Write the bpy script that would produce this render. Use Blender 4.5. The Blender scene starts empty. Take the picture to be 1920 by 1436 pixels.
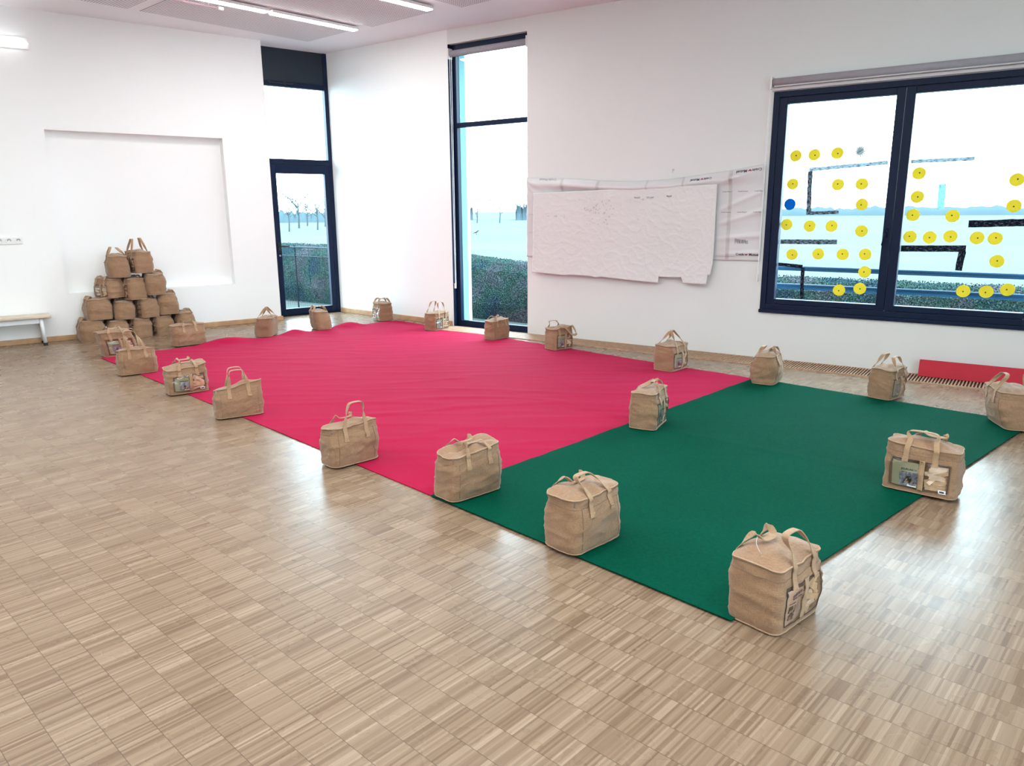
import bpy, bmesh, math, random
from mathutils import Vector, Matrix, noise
R = math.radians
sc = bpy.context.scene
COL = sc.collection

# ------------------------------------------------------------------ camera
CAM = Vector((8.8766, -7.9812, 1.56))
cd = bpy.data.cameras.new('camera'); cam = bpy.data.objects.new('camera', cd); COL.objects.link(cam)
cam.matrix_world = Matrix((
    (0.81944, -0.12305, 0.55980, CAM.x),
    (0.57313, 0.18758, -0.79771, CAM.y),
    (-0.00685, 0.97451, 0.22423, CAM.z),
    (0, 0, 0, 1)))
cd.sensor_width = 36; cd.lens = 1398.36 / 1920 * 36; cd.clip_end = 3000
sc.camera = cam

# ------------------------------------------------------------------ world, exposure
W = bpy.data.worlds.new('overcast'); sc.world = W; W.use_nodes = True
bg = W.node_tree.nodes['Background']
bg.inputs[0].default_value = (0.66, 0.88, 1.0, 1)
bg.inputs[1].default_value = 7.2
sc.view_settings.view_transform = 'Standard'; sc.view_settings.look = 'None'
sc.view_settings.exposure = 1.25; sc.view_settings.gamma = 1.0
sc.view_settings.use_curve_mapping = False
sc.cycles.max_bounces = 10; sc.cycles.diffuse_bounces = 5; sc.cycles.glossy_bounces = 4
sc.cycles.transparent_max_bounces = 16
sc.cycles.sample_clamp_indirect = 6
sc.cycles.caustics_reflective = False; sc.cycles.caustics_refractive = False
sc.cycles.use_denoising = True

def area_light(name, loc, rot, sx, sy, power, color=(1, 1, 1)):
    l = bpy.data.lights.new(name, 'AREA'); l.shape = 'RECTANGLE'; l.size = sx; l.size_y = sy
    l.energy = power; l.color = color
    o = bpy.data.objects.new(name, l); COL.objects.link(o); o.location = loc; o.rotation_euler = rot
    return o
# the rows of ceiling strip lamps that continue behind the camera (building grid turned 8 degrees)
G1 = Vector((math.cos(R(82)), math.sin(R(82)), 0)); G2 = Vector((G1.y, -G1.x, 0))
LAMP_W = 24
for b in (1.505, 2.99, 4.47, 5.96, 7.44, 8.93, 10.4):
    a0, a1 = (-4.3, -9.3)
    if b > 3.5: a0 = -2.2
    p = G1 * ((a0 + a1) / 2) + G2 * b
    area_light('ceiling_strip_lamp_light', (p.x, p.y, 3.875 - .0155 * p.x - .03), (0, 0, R(82)), a0 - a1, .08,
               LAMP_W * (a0 - a1) / 5, (.92, .97, .96))

# ------------------------------------------------------------------ helpers
def setp(o, label=None, cat=None, group=None, kind=None):
    if label: o['label'] = label
    if cat: o['category'] = cat
    if group: o['group'] = group
    if kind: o['kind'] = kind
    return o
def empty(name, loc=(0, 0, 0), rotz=0, **k):
    o = bpy.data.objects.new(name, None); COL.objects.link(o)
    o.location = loc; o.rotation_euler = (0, 0, rotz); o.empty_display_size = .1
    return setp(o, **k)
class MB:
    def __init__(s): s.v = []; s.f = []; s.mi = []
    def add(s, vs, fs, mi=0):
        n = len(s.v); s.v += [tuple(p) for p in vs]
        s.f += [tuple(i + n for i in f) for f in fs]; s.mi += [mi] * len(fs)
    def box(s, x0, x1, y0, y1, z0, z1, mi=0):
        s.add([(x0,y0,z0),(x1,y0,z0),(x1,y1,z0),(x0,y1,z0),(x0,y0,z1),(x1,y0,z1),(x1,y1,z1),(x0,y1,z1)],
              [(0,3,2,1),(4,5,6,7),(0,1,5,4),(1,2,6,5),(2,3,7,6),(3,0,4,7)], mi)
    def prism(s, poly, z0, z1, mi=0):
        n = len(poly)
        s.add([(x,y,z0) for x,y in poly] + [(x,y,z1) for x,y in poly],
              [tuple(range(n))[::-1], tuple(range(n, 2*n))] + [(i, (i+1) % n, n + (i+1) % n, n + i) for i in range(n)], mi)
    def tube(s, pts, r, n=8, closed=False, caps=True, mi=0):
        pts = [Vector(p) for p in pts]; m = len(pts); rs = r if isinstance(r, (list, tuple)) else [r] * m
        vs = []; up = Vector((0.13, 0.21, 1)).normalized()
        for i, p in enumerate(pts):
            a = pts[i-1] if (i or closed) else p; b = pts[(i+1) % m] if (i < m-1 or closed) else p
            t = (b - a)
            t = t.normalized() if t.length > 1e-9 else Vector((0,0,1))
            u = t.cross(up)
            if u.length < 1e-3: u = t.cross(Vector((1, 0, 0)))
            u.normalize(); w = t.cross(u)
            for k in range(n):
                an = 2 * math.pi * k / n
                vs.append(p + (u * math.cos(an) + w * math.sin(an)) * rs[i])
        fs = []
        for i in range(m if closed else m - 1):
            j = (i + 1) % m
            for k in range(n):
                q = (k + 1) % n
                fs.append((i*n+k, i*n+q, j*n+q, j*n+k))
        if caps and not closed:
            fs += [tuple(range(n))[::-1], tuple((m-1)*n + k for k in range(n))]
        s.add(vs, fs, mi)
    def grid(s, rows, closed_u=False, mi=0, flip=False):
        nr = len(rows); nc = len(rows[0]); vs = [p for r in rows for p in r]; fs = []
        for i in range(nr - 1):
            for j in range(nc if closed_u else nc - 1):
                k = (j + 1) % nc
                q = (i*nc+j, i*nc+k, (i+1)*nc+k, (i+1)*nc+j)
                fs.append(q[::-1] if flip else q)
        s.add(vs, fs, mi)
    def disc(s, c, rx, rz, y0, y1, n=24, wob=0, seed=0):
        # disc standing in the XZ plane
        rr = [1 + wob * noise.noise(Vector((math.cos(2*math.pi*k/n)*1.3 + seed*3.1, math.sin(2*math.pi*k/n)*1.3, seed))) for k in range(n)]
        pl = [(c[0] + rx*rr[k]*math.cos(2*math.pi*k/n), c[1] + rz*rr[k]*math.sin(2*math.pi*k/n)) for k in range(n)]
        s.xz(pl, y0, y1)
    def xz(s, pl, y0, y1, mi=0):
        n = len(pl)
        s.add([(x, y0, z) for x, z in pl] + [(x, y1, z) for x, z in pl],
              [tuple(range(n)), tuple(range(n, 2*n))[::-1]] + [(i, n+i, n+(i+1) % n, (i+1) % n) for i in range(n)], mi)
    def build(s, name, mat, parent=None, smooth=False, bevel=0, **k):
        me = bpy.data.meshes.new(name); me.from_pydata(s.v, [], s.f)
        for m in (mat if isinstance(mat, (list, tuple)) else [mat]): me.materials.append(m)
        for p, mi in zip(me.polygons, s.mi): p.material_index = mi; p.use_smooth = smooth
        bm = bmesh.new(); bm.from_mesh(me)
        bmesh.ops.recalc_face_normals(bm, faces=bm.faces); bm.to_mesh(me); bm.free()
        me.update()
        o = bpy.data.objects.new(name, me); COL.objects.link(o)
        if parent: o.parent = parent
        if bevel:
            md = o.modifiers.new('bevel', 'BEVEL'); md.width = bevel; md.segments = 2; md.limit_method = 'ANGLE'; md.angle_limit = R(40)
        return setp(o, **k)
def catmull(P, n=8):
    P = [Vector(p) for p in P]; Q = [P[0]*2 - P[1]] + P + [P[-1]*2 - P[-2]]; out = []
    for i in range(1, len(Q) - 2):
        for k in range(n):
            t = k / n; a, b, c, d = Q[i-1:i+3]
            out.append(.5*((2*b) + (c-a)*t + (2*a-5*b+4*c-d)*t*t + (3*b-a-3*c+d)*t**3))
    out.append(P[-1]); return out

# ------------------------------------------------------------------ materials
class NT:
    def __init__(s, name):
        s.m = bpy.data.materials.new(name); s.m.use_nodes = True; s.t = s.m.node_tree
        s.b = s.t.nodes['Principled BSDF']; s.out = s.t.nodes['Material Output']
    def n(s, typ, **k):
        nd = s.t.nodes.new(typ)
        for a, v in k.items(): setattr(nd, a, v)
        return nd
    def l(s, a, b): s.t.links.new(a, b)
    def inp(s, nd, i, v):
        if hasattr(v, 'is_output') or isinstance(v, bpy.types.NodeSocket): s.l(v, nd.inputs[i])
        else: nd.inputs[i].default_value = v
    def math(s, op, a, b=None, c=None):
        nd = s.n('ShaderNodeMath', operation=op); s.inp(nd, 0, a)
        if b is not None: s.inp(nd, 1, b)
        if c is not None: s.inp(nd, 2, c)
        return nd.outputs[0]
    def mix(s, f, a, b, bt='MIX'):
        nd = s.n('ShaderNodeMix', data_type='RGBA', blend_type=bt)
        s.inp(nd, 0, f); s.inp(nd, 6, a); s.inp(nd, 7, b); return nd.outputs[2]
    def obj(s): return s.n('ShaderNodeTexCoord').outputs['Object']
    def mapping(s, vec, scale=(1,1,1), rot=(0,0,0), loc=(0,0,0)):
        nd = s.n('ShaderNodeMapping'); s.l(vec, nd.inputs[0]); nd.inputs['Scale'].default_value = scale
        nd.inputs['Rotation'].default_value = rot; nd.inputs['Location'].default_value = loc; return nd.outputs[0]
    def noise(s, vec, scale, detail=3, rough=.5):
        nd = s.n('ShaderNodeTexNoise'); s.l(vec, nd.inputs['Vector']); nd.inputs['Scale'].default_value = scale
        nd.inputs['Detail'].default_value = detail; nd.inputs['Roughness'].default_value = rough; return nd.outputs[0]
    def ramp(s, f, stops):
        nd = s.n('ShaderNodeValToRGB'); s.l(f, nd.inputs[0]); e = nd.color_ramp.elements
        while len(e) > len(stops): e.remove(e[-1])
        while len(e) < len(stops): e.new(.5)
        for q, (p, c) in zip(e, stops): q.position = p; q.color = c if len(c) == 4 else (*c, 1)
        return nd.outputs[0]
    def bump(s, h, strength=.3, dist=.01):
        nd = s.n('ShaderNodeBump'); s.l(h, nd.inputs['Height']); nd.inputs['Strength'].default_value = strength
        nd.inputs['Distance'].default_value = dist; s.l(nd.outputs[0], s.b.inputs['Normal'])
    def set(s, **k):
        nm = dict(color='Base Color', rough='Roughness', metal='Metallic', spec='Specular IOR Level', coat='Coat Weight',
                  coatr='Coat Roughness', sheen='Sheen Weight', sheenr='Sheen Roughness', emit='Emission Color', es='Emission Strength', sheent='Sheen Tint')
        for a, v in k.items():
            if a in ('color', 'emit', 'sheent') and isinstance(v, tuple) and len(v) == 3: v = (*v, 1)
            s.inp(s.b, nm[a], v)
        return s
def simple(name, color, rough=.5, var=0.0, vscale=8, **k):
    m = NT(name)
    if var:
        f = m.noise(m.obj(), vscale, 4)
        c = m.ramp(f, [(.25, tuple(max(0, x*(1-var)) for x in color)), (.75, tuple(min(1, x*(1+var)) for x in color))])
        m.set(color=c, rough=rough, **k)
    else: m.set(color=color, rough=rough, **k)
    return m.m

def wall_mat(name, color):
    m = NT(name); o = m.obj()
    big = m.noise(o, .9, 3); sp = m.noise(o, 26, 5, .65)
    c = m.mix(big, tuple(x*.97 for x in color) + (1,), tuple(min(1, x*1.02) for x in color) + (1,))
    spots = m.ramp(sp, [(.70, (0,0,0)), (.78, (1,1,1))])
    sep = m.n('ShaderNodeSeparateXYZ'); m.l(o, sep.inputs[0])
    low = m.math('SUBTRACT', 1.0, m.math('MULTIPLY', sep.outputs[2], .55))
    low.node.use_clamp = True
    k = m.math('MULTIPLY', spots, m.math('MULTIPLY', low, .22))
    c = m.mix(k, c, (color[0]*.55, color[1]*.54, color[2]*.52, 1))
    m.set(color=c, rough=.75, spec=.25); m.bump(m.noise(o, 160, 2), .05, .002)
    return m.m
M_wall = wall_mat('white_wall_paint', (.90, .915, .91))
M_wallR = wall_mat('backlit_wall_paint', (.735, .745, .73))  # white wall paint darkened, the backlit shade put into its colour
M_ceil = simple('ceiling_paint', (.80, .80, .83), .8, .02, 1.5)

def ceil_perf():
    m = NT('perforated_plasterboard'); v = m.mapping(m.obj(), (1,1,1), (0, 0, R(-82)))
    sep = m.n('ShaderNodeSeparateXYZ'); m.l(v, sep.inputs[0])
    P = .03
    fx = m.math('FRACT', m.math('DIVIDE', sep.outputs[0], P)); fy = m.math('FRACT', m.math('DIVIDE', sep.outputs[1], P))
    dx = m.math('SUBTRACT', fx, .5); dy = m.math('SUBTRACT', fy, .5)
    r = m.math('SQRT', m.math('ADD', m.math('MULTIPLY', dx, dx), m.math('MULTIPLY', dy, dy)))
    h = m.math('LESS_THAN', r, .29)
    m.set(color=m.mix(h, (.78, .78, .81, 1), (.10, .085, .09, 1)), rough=.8)
    return m.m
M_perf = ceil_perf()

def parquet():
    m = NT('oak_strip_parquet'); v = m.mapping(m.obj(), (1,1,1), (0, 0, R(-82)))
    sep = m.n('ShaderNodeSeparateXYZ'); m.l(v, sep.inputs[0]); X = sep.outputs[0]; Y = sep.outputs[1]
    cx = m.math('DIVIDE', m.math('ADD', X, 100.028), .12); col = m.math('FLOOR', cx); fcol = m.math('FRACT', cx)
    cn = m.n('ShaderNodeTexWhiteNoise', noise_dimensions='1D'); m.l(col, cn.inputs['W'])
    Y2 = m.math('ADD', Y, m.math('MULTIPLY', cn.outputs[0], .3))
    sy = m.math('DIVIDE', m.math('ADD', Y2, 100.), .0085); st = m.math('FLOOR', sy); fst = m.math('FRACT', sy)
    gb = m.math('FLOOR', m.math('DIVIDE', m.math('ADD', Y2, 100.), .125))
    gs = m.math('FLOOR', m.math('DIVIDE', m.math('ADD', Y2, 100.), .031))
    def wn(a, b):
        c = m.n('ShaderNodeCombineXYZ'); m.inp(c, 0, a); m.inp(c, 1, b)
        w = m.n('ShaderNodeTexWhiteNoise', noise_dimensions='2D'); m.l(c.outputs[0], w.inputs[0]); return w.outputs[0]
    r1 = wn(col, st); r2 = wn(col, gb); r3 = wn(col, gs)
    t = m.math('ADD', m.math('MULTIPLY', r1, .62), m.math('ADD', m.math('MULTIPLY', r2, .15), m.math('MULTIPLY', r3, .23)))
    grain = m.noise(m.mapping(v, (14, 260, 1)), 1, 3)
    t = m.math('ADD', t, m.math('MULTIPLY', m.math('SUBTRACT', grain, .5), .25))
    c = m.ramp(t, [(.12, (.160, .100, .062)), (.34, (.208, .138, .088)), (.52, (.240, .163, .107)), (.72, (.272, .190, .128)), (.92, (.335, .244, .172))])
    jl = m.math('LESS_THAN', m.math('ABSOLUTE', m.math('SUBTRACT', fcol, .5)), .4915)
    j2 = m.math('LESS_THAN', m.math('ABSOLUTE', m.math('SUBTRACT', fst, .5)), .47)
    dk = m.math('LESS_THAN', r1, .10)
    gap = m.math('MULTIPLY', m.math('SUBTRACT', 1.0, j2), m.math('ADD', m.math('MULTIPLY', dk, .6), .12))
    c = m.mix(gap, c, (.16, .10, .06, 1))
    c = m.mix(m.math('MULTIPLY', m.math('SUBTRACT', 1.0, jl), .75), c, (.07, .045, .03, 1))
    rr = m.math('ADD', .21, m.math('MULTIPLY', m.noise(m.obj(), 5, 3), .14))
    m.set(color=c, rough=rr, spec=.18)
    m.bump(m.math('ADD', m.math('MULTIPLY', r1, .15), m.math('MULTIPLY', m.noise(m.obj(), 7, 2), 1.6)), .09, .004)
    return m.m
M_floor = parquet()

def carpet(name, color, dark, sheen):
    m = NT(name); o = m.obj()
    f = m.noise(o, 420, 2, .7); g = m.noise(o, 60, 4, .7); h = m.noise(o, 2.2, 3)
    t = m.math('ADD', m.math('MULTIPLY', f, .45), m.math('ADD', m.math('MULTIPLY', g, .4), m.math('MULTIPLY', h, .15)))
    c = m.ramp(t, [(.36, dark), (.62, color)])
    m.set(color=c, rough=.85, spec=.03, sheen=sheen, sheenr=.4, sheent=(1, .6, .85))
    m.bump(m.math('ADD', f, g), .25, .003)
    return m.m
M_red = carpet('red_needle_felt', (.42, .003, .050), (.33, .002, .032), .085)
M_green = carpet('green_needle_felt', (.0, .074, .042), (.0, .046, .025), .0)

def linen(name, a, b):
    m = NT(name); o = m.obj()
    w1 = m.noise(m.mapping(o, (60, 60, 420)), 1, 3, .6); w2 = m.noise(m.mapping(o, (420, 420, 50)), 1, 3, .6)
    big = m.noise(o, 7, 3)
    t = m.math('ADD', m.math('MULTIPLY', m.math('ADD', w1, w2), .40), m.math('MULTIPLY', big, .2))
    c = m.ramp(t, [(.36, b), (.62, a)])
    m.set(color=c, rough=.9, spec=.12, sheen=.25)
    m.bump(m.math('ADD', m.math('ADD', w1, w2), m.math('MULTIPLY', m.noise(o, 28, 3), .8)), .35, .004)
    return m.m
M_linen = linen('unbleached_linen', (.37, .225, .134), (.225, .130, .073))
M_linenS = linen('linen_webbing', (.44, .285, .172), (.31, .195, .112))
M_seam = simple('seam_thread', (.20, .13, .085), .9)
M_pipe = linen('linen_piping', (.48, .32, .20), (.35, .225, .135))
M_zipm = simple('zip_metal', (.40, .40, .42), .4, metal=.9)
M_wood = simple('raw_pine_plank', (.66, .43, .25), .6, .22, 30)
M_woodp = simple('pale_pine_plank', (.78, .58, .42), .6, .15, 30)

def clear(name, tint, rough, glossf, ior=1.45):
    m = NT(name); tr = m.n('ShaderNodeBsdfTransparent'); tr.inputs[0].default_value = (*tint, 1)
    gl = m.n('ShaderNodeBsdfGlossy'); gl.inputs['Roughness'].default_value = rough
    lw = m.n('ShaderNodeLayerWeight'); lw.inputs[0].default_value = .5
    r0 = ((ior - 1) / (ior + 1)) ** 2
    fr = m.math('ADD', r0, m.math('MULTIPLY', m.math('POWER', lw.outputs['Facing'], 4.0), (1 - r0) * .8))
    mx = m.n('ShaderNodeMixShader'); m.l(m.math('MULTIPLY', fr, glossf), mx.inputs[0])
    m.l(tr.outputs[0], mx.inputs[1]); m.l(gl.outputs[0], mx.inputs[2]); m.l(mx.outputs[0], m.out.inputs[0])
    return m, gl
M_glass = clear('window_glass', (.93, .985, .985), .02, .8)[0].m
_pm, _gl = clear('clear_pvc', (.95, .95, .95), .12, 1.3, 1.75)
_b = _pm.n('ShaderNodeBump'); _b.inputs['Strength'].default_value = .6; _b.inputs['Distance'].default_value = .01
_pm.l(_pm.noise(_pm.obj(), 22, 3), _b.inputs['Height']); _pm.l(_b.outputs[0], _gl.inputs['Normal'])
M_pvc = _pm.m

M_navy = simple('anthracite_aluminium', (.005, .013, .040), .42, spec=.18)
M_navyd = simple('anthracite_panel', (.016, .026, .040), .45, spec=.3)
M_skirt = simple('beech_skirting', (.50, .30, .16), .45, .15, 12)
M_grille = simple('oak_grille_slat', (.50, .31, .20), .5, .2, 20)
M_dark = simple('duct_black', (.012, .008, .008), .8)
M_blind = simple('grey_blind_fabric', (.34, .33, .36), .8, .05, 30)
M_white = simple('white_plastic', (.80, .80, .79), .4)
M_whitem = simple('white_lacquered_metal', (.70, .72, .74), .35)
M_steel = simple('steel', (.6, .6, .62), .3, metal=.9)
M_black = simple('black_rubber', (.015, .015, .016), .6)
M_seat = simple('beech_seat', (.60, .50, .38), .4, .12, 10)
M_redmat = simple('red_foam_board', (.50, .008, .03), .6, .06, 6)

def emis(name, color, s):
    m = NT(name); m.set(color=(.9, .9, .9), emit=color, es=s); return m.m
M_led = emis('led_diffuser', (.96, .98, .96), 24)
M_lamp = emis('wall_lamp_diffuser', (.97, .99, 1), 1.6)

# ------------------------------------------------------------------ geometry frames
DL = Vector((0.30984683, 0.95078649, 0)); NL = Vector((0.95078649, -0.30984683, 0))
ROTL = math.atan2(-DL.y, -DL.x)            # local x runs along the left wall away from the corner, y into the room
CP = Vector((-.28, .27, 0))                # foot of the corner between door plane and back wall
OFFD = CP.dot(NL); SC = -CP.dot(DL)
def LP(s, off, z=0): return NL * off - DL * s + Vector((0, 0, z))
TX0, TX1 = 2.28, 3.53                      # tall window opening
BX0, BX1, BZ0, BZ1 = 6.50, 8.95, .505, 2.70

# ------------------------------------------------------------------ setting
p1 = LP(12, 0); p2 = LP(.94, 0); p3 = LP(.94, OFFD - .06); p4 = LP(SC - .12, OFFD - .06)
poly = [(p.x, p.y) for p in (p1, p2, p3, p4)] + [(CP.x, CP.y), (TX0, .03), (TX0, .16), (TX1, .16), (TX1, 0), (13, 0), (13, -11.5), (p1.x, -11.5)]
m = MB(); m.prism(poly[::-1], -.12, 0); m.build('floor', M_floor, kind='structure', label='glossy oak strip parquet floor', cat='floor')
cz = lambda x, y: 3.875 - .0155 * x
m = MB()
cp_ = [(-4.6, -11.6), (13.1, -11.6), (13.1, .4), (-1.4, .9)]
m.add([(x, y, cz(x, y)) for x, y in cp_] + [(x, y, cz(x, y) + .1) for x, y in cp_], [(0,1,2,3), (7,6,5,4), (0,4,5,1), (1,5,6,2), (2,6,7,3), (3,7,4,0)])
ceiling = m.build('ceiling', M_ceil, kind='structure', label='white ceiling with perforated acoustic panels', cat='ceiling')
def gpt(a, b, dz):
    p = G1 * a + G2 * b; return (p.x, p.y, cz(p.x, p.y) + dz)
for b0, b1, an, nrow in ((.257, 1.41, -.44, 2), (1.66, 2.80, -.385, 2), (3.22, 4.35, -.30, 2)):
    for k in range(nrow):
        a1 = an - k * 2.39; a0 = a1 - 2.25
        m = MB(); m.add([gpt(a0, b0, -.004), gpt(a1, b0, -.004), gpt(a1, b1, -.004), gpt(a0, b1, -.004)] + [gpt(a0, b0, .004), gpt(a1, b0, .004), gpt(a1, b1, .004), gpt(a0, b1, .004)],
                        [(0,1,2,3), (7,6,5,4), (0,4,5,1), (1,5,6,2), (2,6,7,3), (3,7,4,0)])
        m.build('ceiling_panel', M_perf, ceiling, kind='structure')

# left wall with the shallow niche (local frame: x along wall, y into room)
m = MB(); T = -.36; H = 4.0
m.box(.94, 1.57, T, 0, 0, H); m.box(3.66, 12.2, T, 0, 0, H); m.box(1.57, 3.66, T, 0, 0, .583); m.box(1.57, 3.66, T, 0, 2.56, H)
m.box(1.57, 3.66, T, -.13, .583, 2.56)
o = m.build('wall_left', M_wall, kind='structure', label='white wall with a large shallow square niche', cat='wall'); o.rotation_euler.z = ROTL
m = MB(); m.box(.915, 12, 0, .016, 0, .066)
o = m.build('baseboard_left', M_skirt, kind='structure', label='beech skirting along the niche wall', cat='baseboard', bevel=.004); o.rotation_euler.z = ROTL
# back wall (slightly turned) between door and tall window
D2 = Vector((TX0, .03, 0)); e = (D2 - CP).normalized(); nb = Vector((-e.y, e.x, 0))
ext = CP - e * .25
m = MB(); q = [ext, D2, D2 + nb * .36, ext + nb * .36]; m.prism([(p.x, p.y) for p in q], 0, H)
m.build('wall_back', M_wall, kind='structure', label='white wall piece between glazed door and tall window', cat='wall')
m = MB(); a = CP + e * .02; q = [a - nb * .016, D2 - e * .04 - nb * .016, D2 - e * .04, a]; m.prism([(p.x, p.y) for p in q], 0, .072)
m.build('baseboard_back', M_skirt, kind='structure', label='beech skirting left of the tall window', cat='baseboard', bevel=.004)
# right wall
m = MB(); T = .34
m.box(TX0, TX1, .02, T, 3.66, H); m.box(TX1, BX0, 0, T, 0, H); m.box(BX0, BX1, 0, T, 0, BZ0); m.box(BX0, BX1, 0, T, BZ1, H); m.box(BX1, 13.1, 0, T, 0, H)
m.build('wall_right', M_wallR, kind='structure', label='backlit white wall holding both windows, shade put into its colour', cat='wall')
# side wall out of view on the right, with an opening added to let in daylight
m = MB(); m.box(13, 13.3, -11.6, -9.0, 0, H); m.box(13, 13.3, -9.0, -5.2, 0, 1.3); m.box(13, 13.3, -9.0, -5.2, 2.7, H); m.box(13, 13.3, -5.2, .3, 0, H)
m.build('wall_far_right', M_wall, kind='structure', label='unseen white side wall with an opening added for daylight', cat='wall')
m = MB(); m.box(-4.6, 13.3, -11.8, -11.5, 0, H)
m.build('wall_front', M_wall, kind='structure', label='white wall behind the camera', cat='wall')

# ------------------------------------------------------------------ glazed door (local frame of the door plane: x = s from corner)
dr = empty('door_1', (CP.x, CP.y, 0), ROTL, label='dark glazed door with transom and solid header in the corner', cat='door', kind='structure')
m = MB(); Z1 = 3.90
m.box(0, .062, -.09, 0, 0, Z1); m.box(.98, 1.14, -.09, 0, 0, Z1)
m.box(.062, .98, -.09, 0, 2.265, 2.345); m.box(.062, .98, -.09, 0, 3.36, 3.43)
m.box(.062, .98, -.09, -.02, 0, .02)
m.build('door_frame', M_navy, dr, bevel=.004)
m = MB(); m.box(.062, .98, -.07, -.018, 3.43, Z1); m.build('header_panel', M_navyd, dr)
m = MB(); m.tube([(.55, .012, 3.405), (.93, .012, 3.405)], .012); m.box(.66, .70, -.01, .028, 3.385, 3.425); m.box(.88, .90, -.01, .028, 3.39, 3.42)
m.build('transom_stay', M_navyd, dr)
m = MB(); m.add([(.062, -.05, 2.345), (.98, -.05, 2.345), (.98, -.05, 3.36), (.062, -.05, 3.36)], [(0,1,2,3)]); m.build('transom_pane', M_glass, dr)
lf = MB(); lf.box(.066, .14, -.07, .004, .022, 2.262); lf.box(.90, .976, -.07, .004, .022, 2.262); lf.box(.14, .90, -.07, .004, .022, .115); lf.box(.14, .90, -.07, .004, 2.135, 2.262)
leaf = lf.build('door_leaf', M_navy, dr, bevel=.004)
m = MB(); m.add([(.14, -.035, .115), (.90, -.035, .115), (.90, -.035, 2.135), (.14, -.035, 2.135)], [(0,1,2,3)]); m.build('pane', M_glass, leaf)
m = MB(); m.box(.918, .952, .004, .012, .97, 1.12); m.tube([(.935, .01, 1.07), (.935, .055, 1.07), (.92, .062, 1.07), (.80, .062, 1.07)], .011)
m.build('door_handle', M_black, leaf, smooth=True)
m = MB(); m.tube([(.935, .004, .93), (.935, .022, .93)], .013, 12); m.build('lock_cylinder', M_steel, leaf)

# ------------------------------------------------------------------ tall window
w1 = empty('window_1', (0, 0, 0), label='tall narrow dark framed window reaching the floor', cat='window', kind='structure')
m = MB(); y0, y1 = .09, .15
m.box(TX0, TX0 + .012, .02, .16, 0, 3.66)                       # dark lining of the left reveal
m.box(TX0 + .012, TX0 + .075, y0, y1, 0, 3.66); m.box(TX1 - .06, TX1, y0, y1, 0, 3.66)
m.box(TX0 + .075, TX1 - .06, y0, y1, 0, .085); m.box(TX0 + .075, TX1 - .06, y0, y1, 3.58, 3.66); m.box(TX0 + .075, TX1 - .06, y0, y1, 2.64, 2.70)
m.build('window_frame', M_navy, w1, bevel=.003)
for nm, za, zb in (('pane', .085, 2.64), ('pane', 2.70, 3.58)):
    m = MB(); m.add([(TX0+.075, .12, za), (TX1-.06, .12, za), (TX1-.06, .12, zb), (TX0+.075, .12, zb)], [(0,1,2,3)]); m.build(nm, M_glass, w1)
m = MB(); m.box(TX0 - .3, TX0 + .078, .152, .27, -.1, 3.75); m.build('outer_jamb', simple('pale_render', (.13, .30, .31), .8), w1)
# ------------------------------------------------------------------ big window
w2 = empty('window_2', (0, 0, 0), label='wide dark framed double window with paper cutouts', cat='window', kind='structure')
m = MB(); y0, y1 = -.012, .10
m.box(BX0, BX0 + .055, y0, y1, BZ0, BZ1); m.box(BX1 - .055, BX1, y0, y1, BZ0, BZ1)
m.box(BX0 + .055, BX1 - .055, y0, y1, BZ0 + .03, BZ0 + .085); m.box(BX0 + .055, BX1 - .055, y0, y1, BZ1 - .055, BZ1)
m.box(BX0 - .006, BX1 + .006, -.03, 0.04, BZ0 - .005, BZ0 + .03)
m.build('window_frame', M_navy, w2, bevel=.004)
for x0, x1 in ((BX0 + .058, 7.688), (7.692, BX1 - .058)):
    g0 = x0 + .08; g1 = x1 - .075; z0 = BZ0 + .088; z1 = BZ1 - .058; ga, gb = z0 + .055, z1 - .06
    m = MB(); m.box(x0, g0, 0, .085, z0, z1); m.box(g1, x1, 0, .085, z0, z1); m.box(g0, g1, 0, .085, z0, ga); m.box(g0, g1, 0, .085, gb, z1)
    s = m.build('sash', M_navy, w2, bevel=.005)
    m = MB(); m.add([(g0, .055, ga), (g1, .055, ga), (g1, .055, gb), (g0, .055, gb)], [(0,1,2,3)]); m.build('pane', M_glass, s)
    if x0 < 7:
        m = MB(); m.box(7.632, 7.662, -.012, 0, 1.30, 1.38); m.tube([(7.647, -.01, 1.35), (7.647, -.045, 1.35), (7.642, -.05, 1.33), (7.625, -.05, 1.22)], .009)
        m.build('window_handle', M_navy, s, smooth=True)
GY = .053                                                         # inner face of the panes

# ------------------------------------------------------------------ roller blinds
t = empty('roller_blind', (0, 0, 0), label='rolled up grey blind at the top of the tall window', cat='blind', group='rolled blinds')
m = MB(); m.tube([(TX0 + .03, .045, 3.545), (TX1 - .02, .045, 3.545)], .04, 16); m.build('fabric_roll', M_blind, t, smooth=True)
for x in (TX0 + .02, TX1 - .015):
    m = MB(); m.box(x - .008, x + .008, .0, .085, 3.48, 3.61); m.build('bracket', M_white, t, bevel=.004)
m = MB(); m.tube([(TX0 + .035, .02, 3.53), (TX0 + .04, .02, .56)], .0035, 6); m.tube([(TX0 + .05, .035, 3.53), (TX0 + .045, .03, .56)], .0035, 6); m.build('pull_cord', M_white, t)
m = MB(); m.box(TX0 + .025, TX0 + .05, .012, .032, .53, .60); m.build('cord_weight', M_whitem, t, bevel=.004)
t = empty('roller_blind', (0, 0, 0), label='rolled up grey blind above the wide window', cat='blind', group='rolled blinds')
m = MB(); m.tube([(BX0 + .0, -.05, 2.785), (9.2, -.05, 2.785)], .036, 16); m.build('fabric_roll', M_blind, t, smooth=True)
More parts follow.
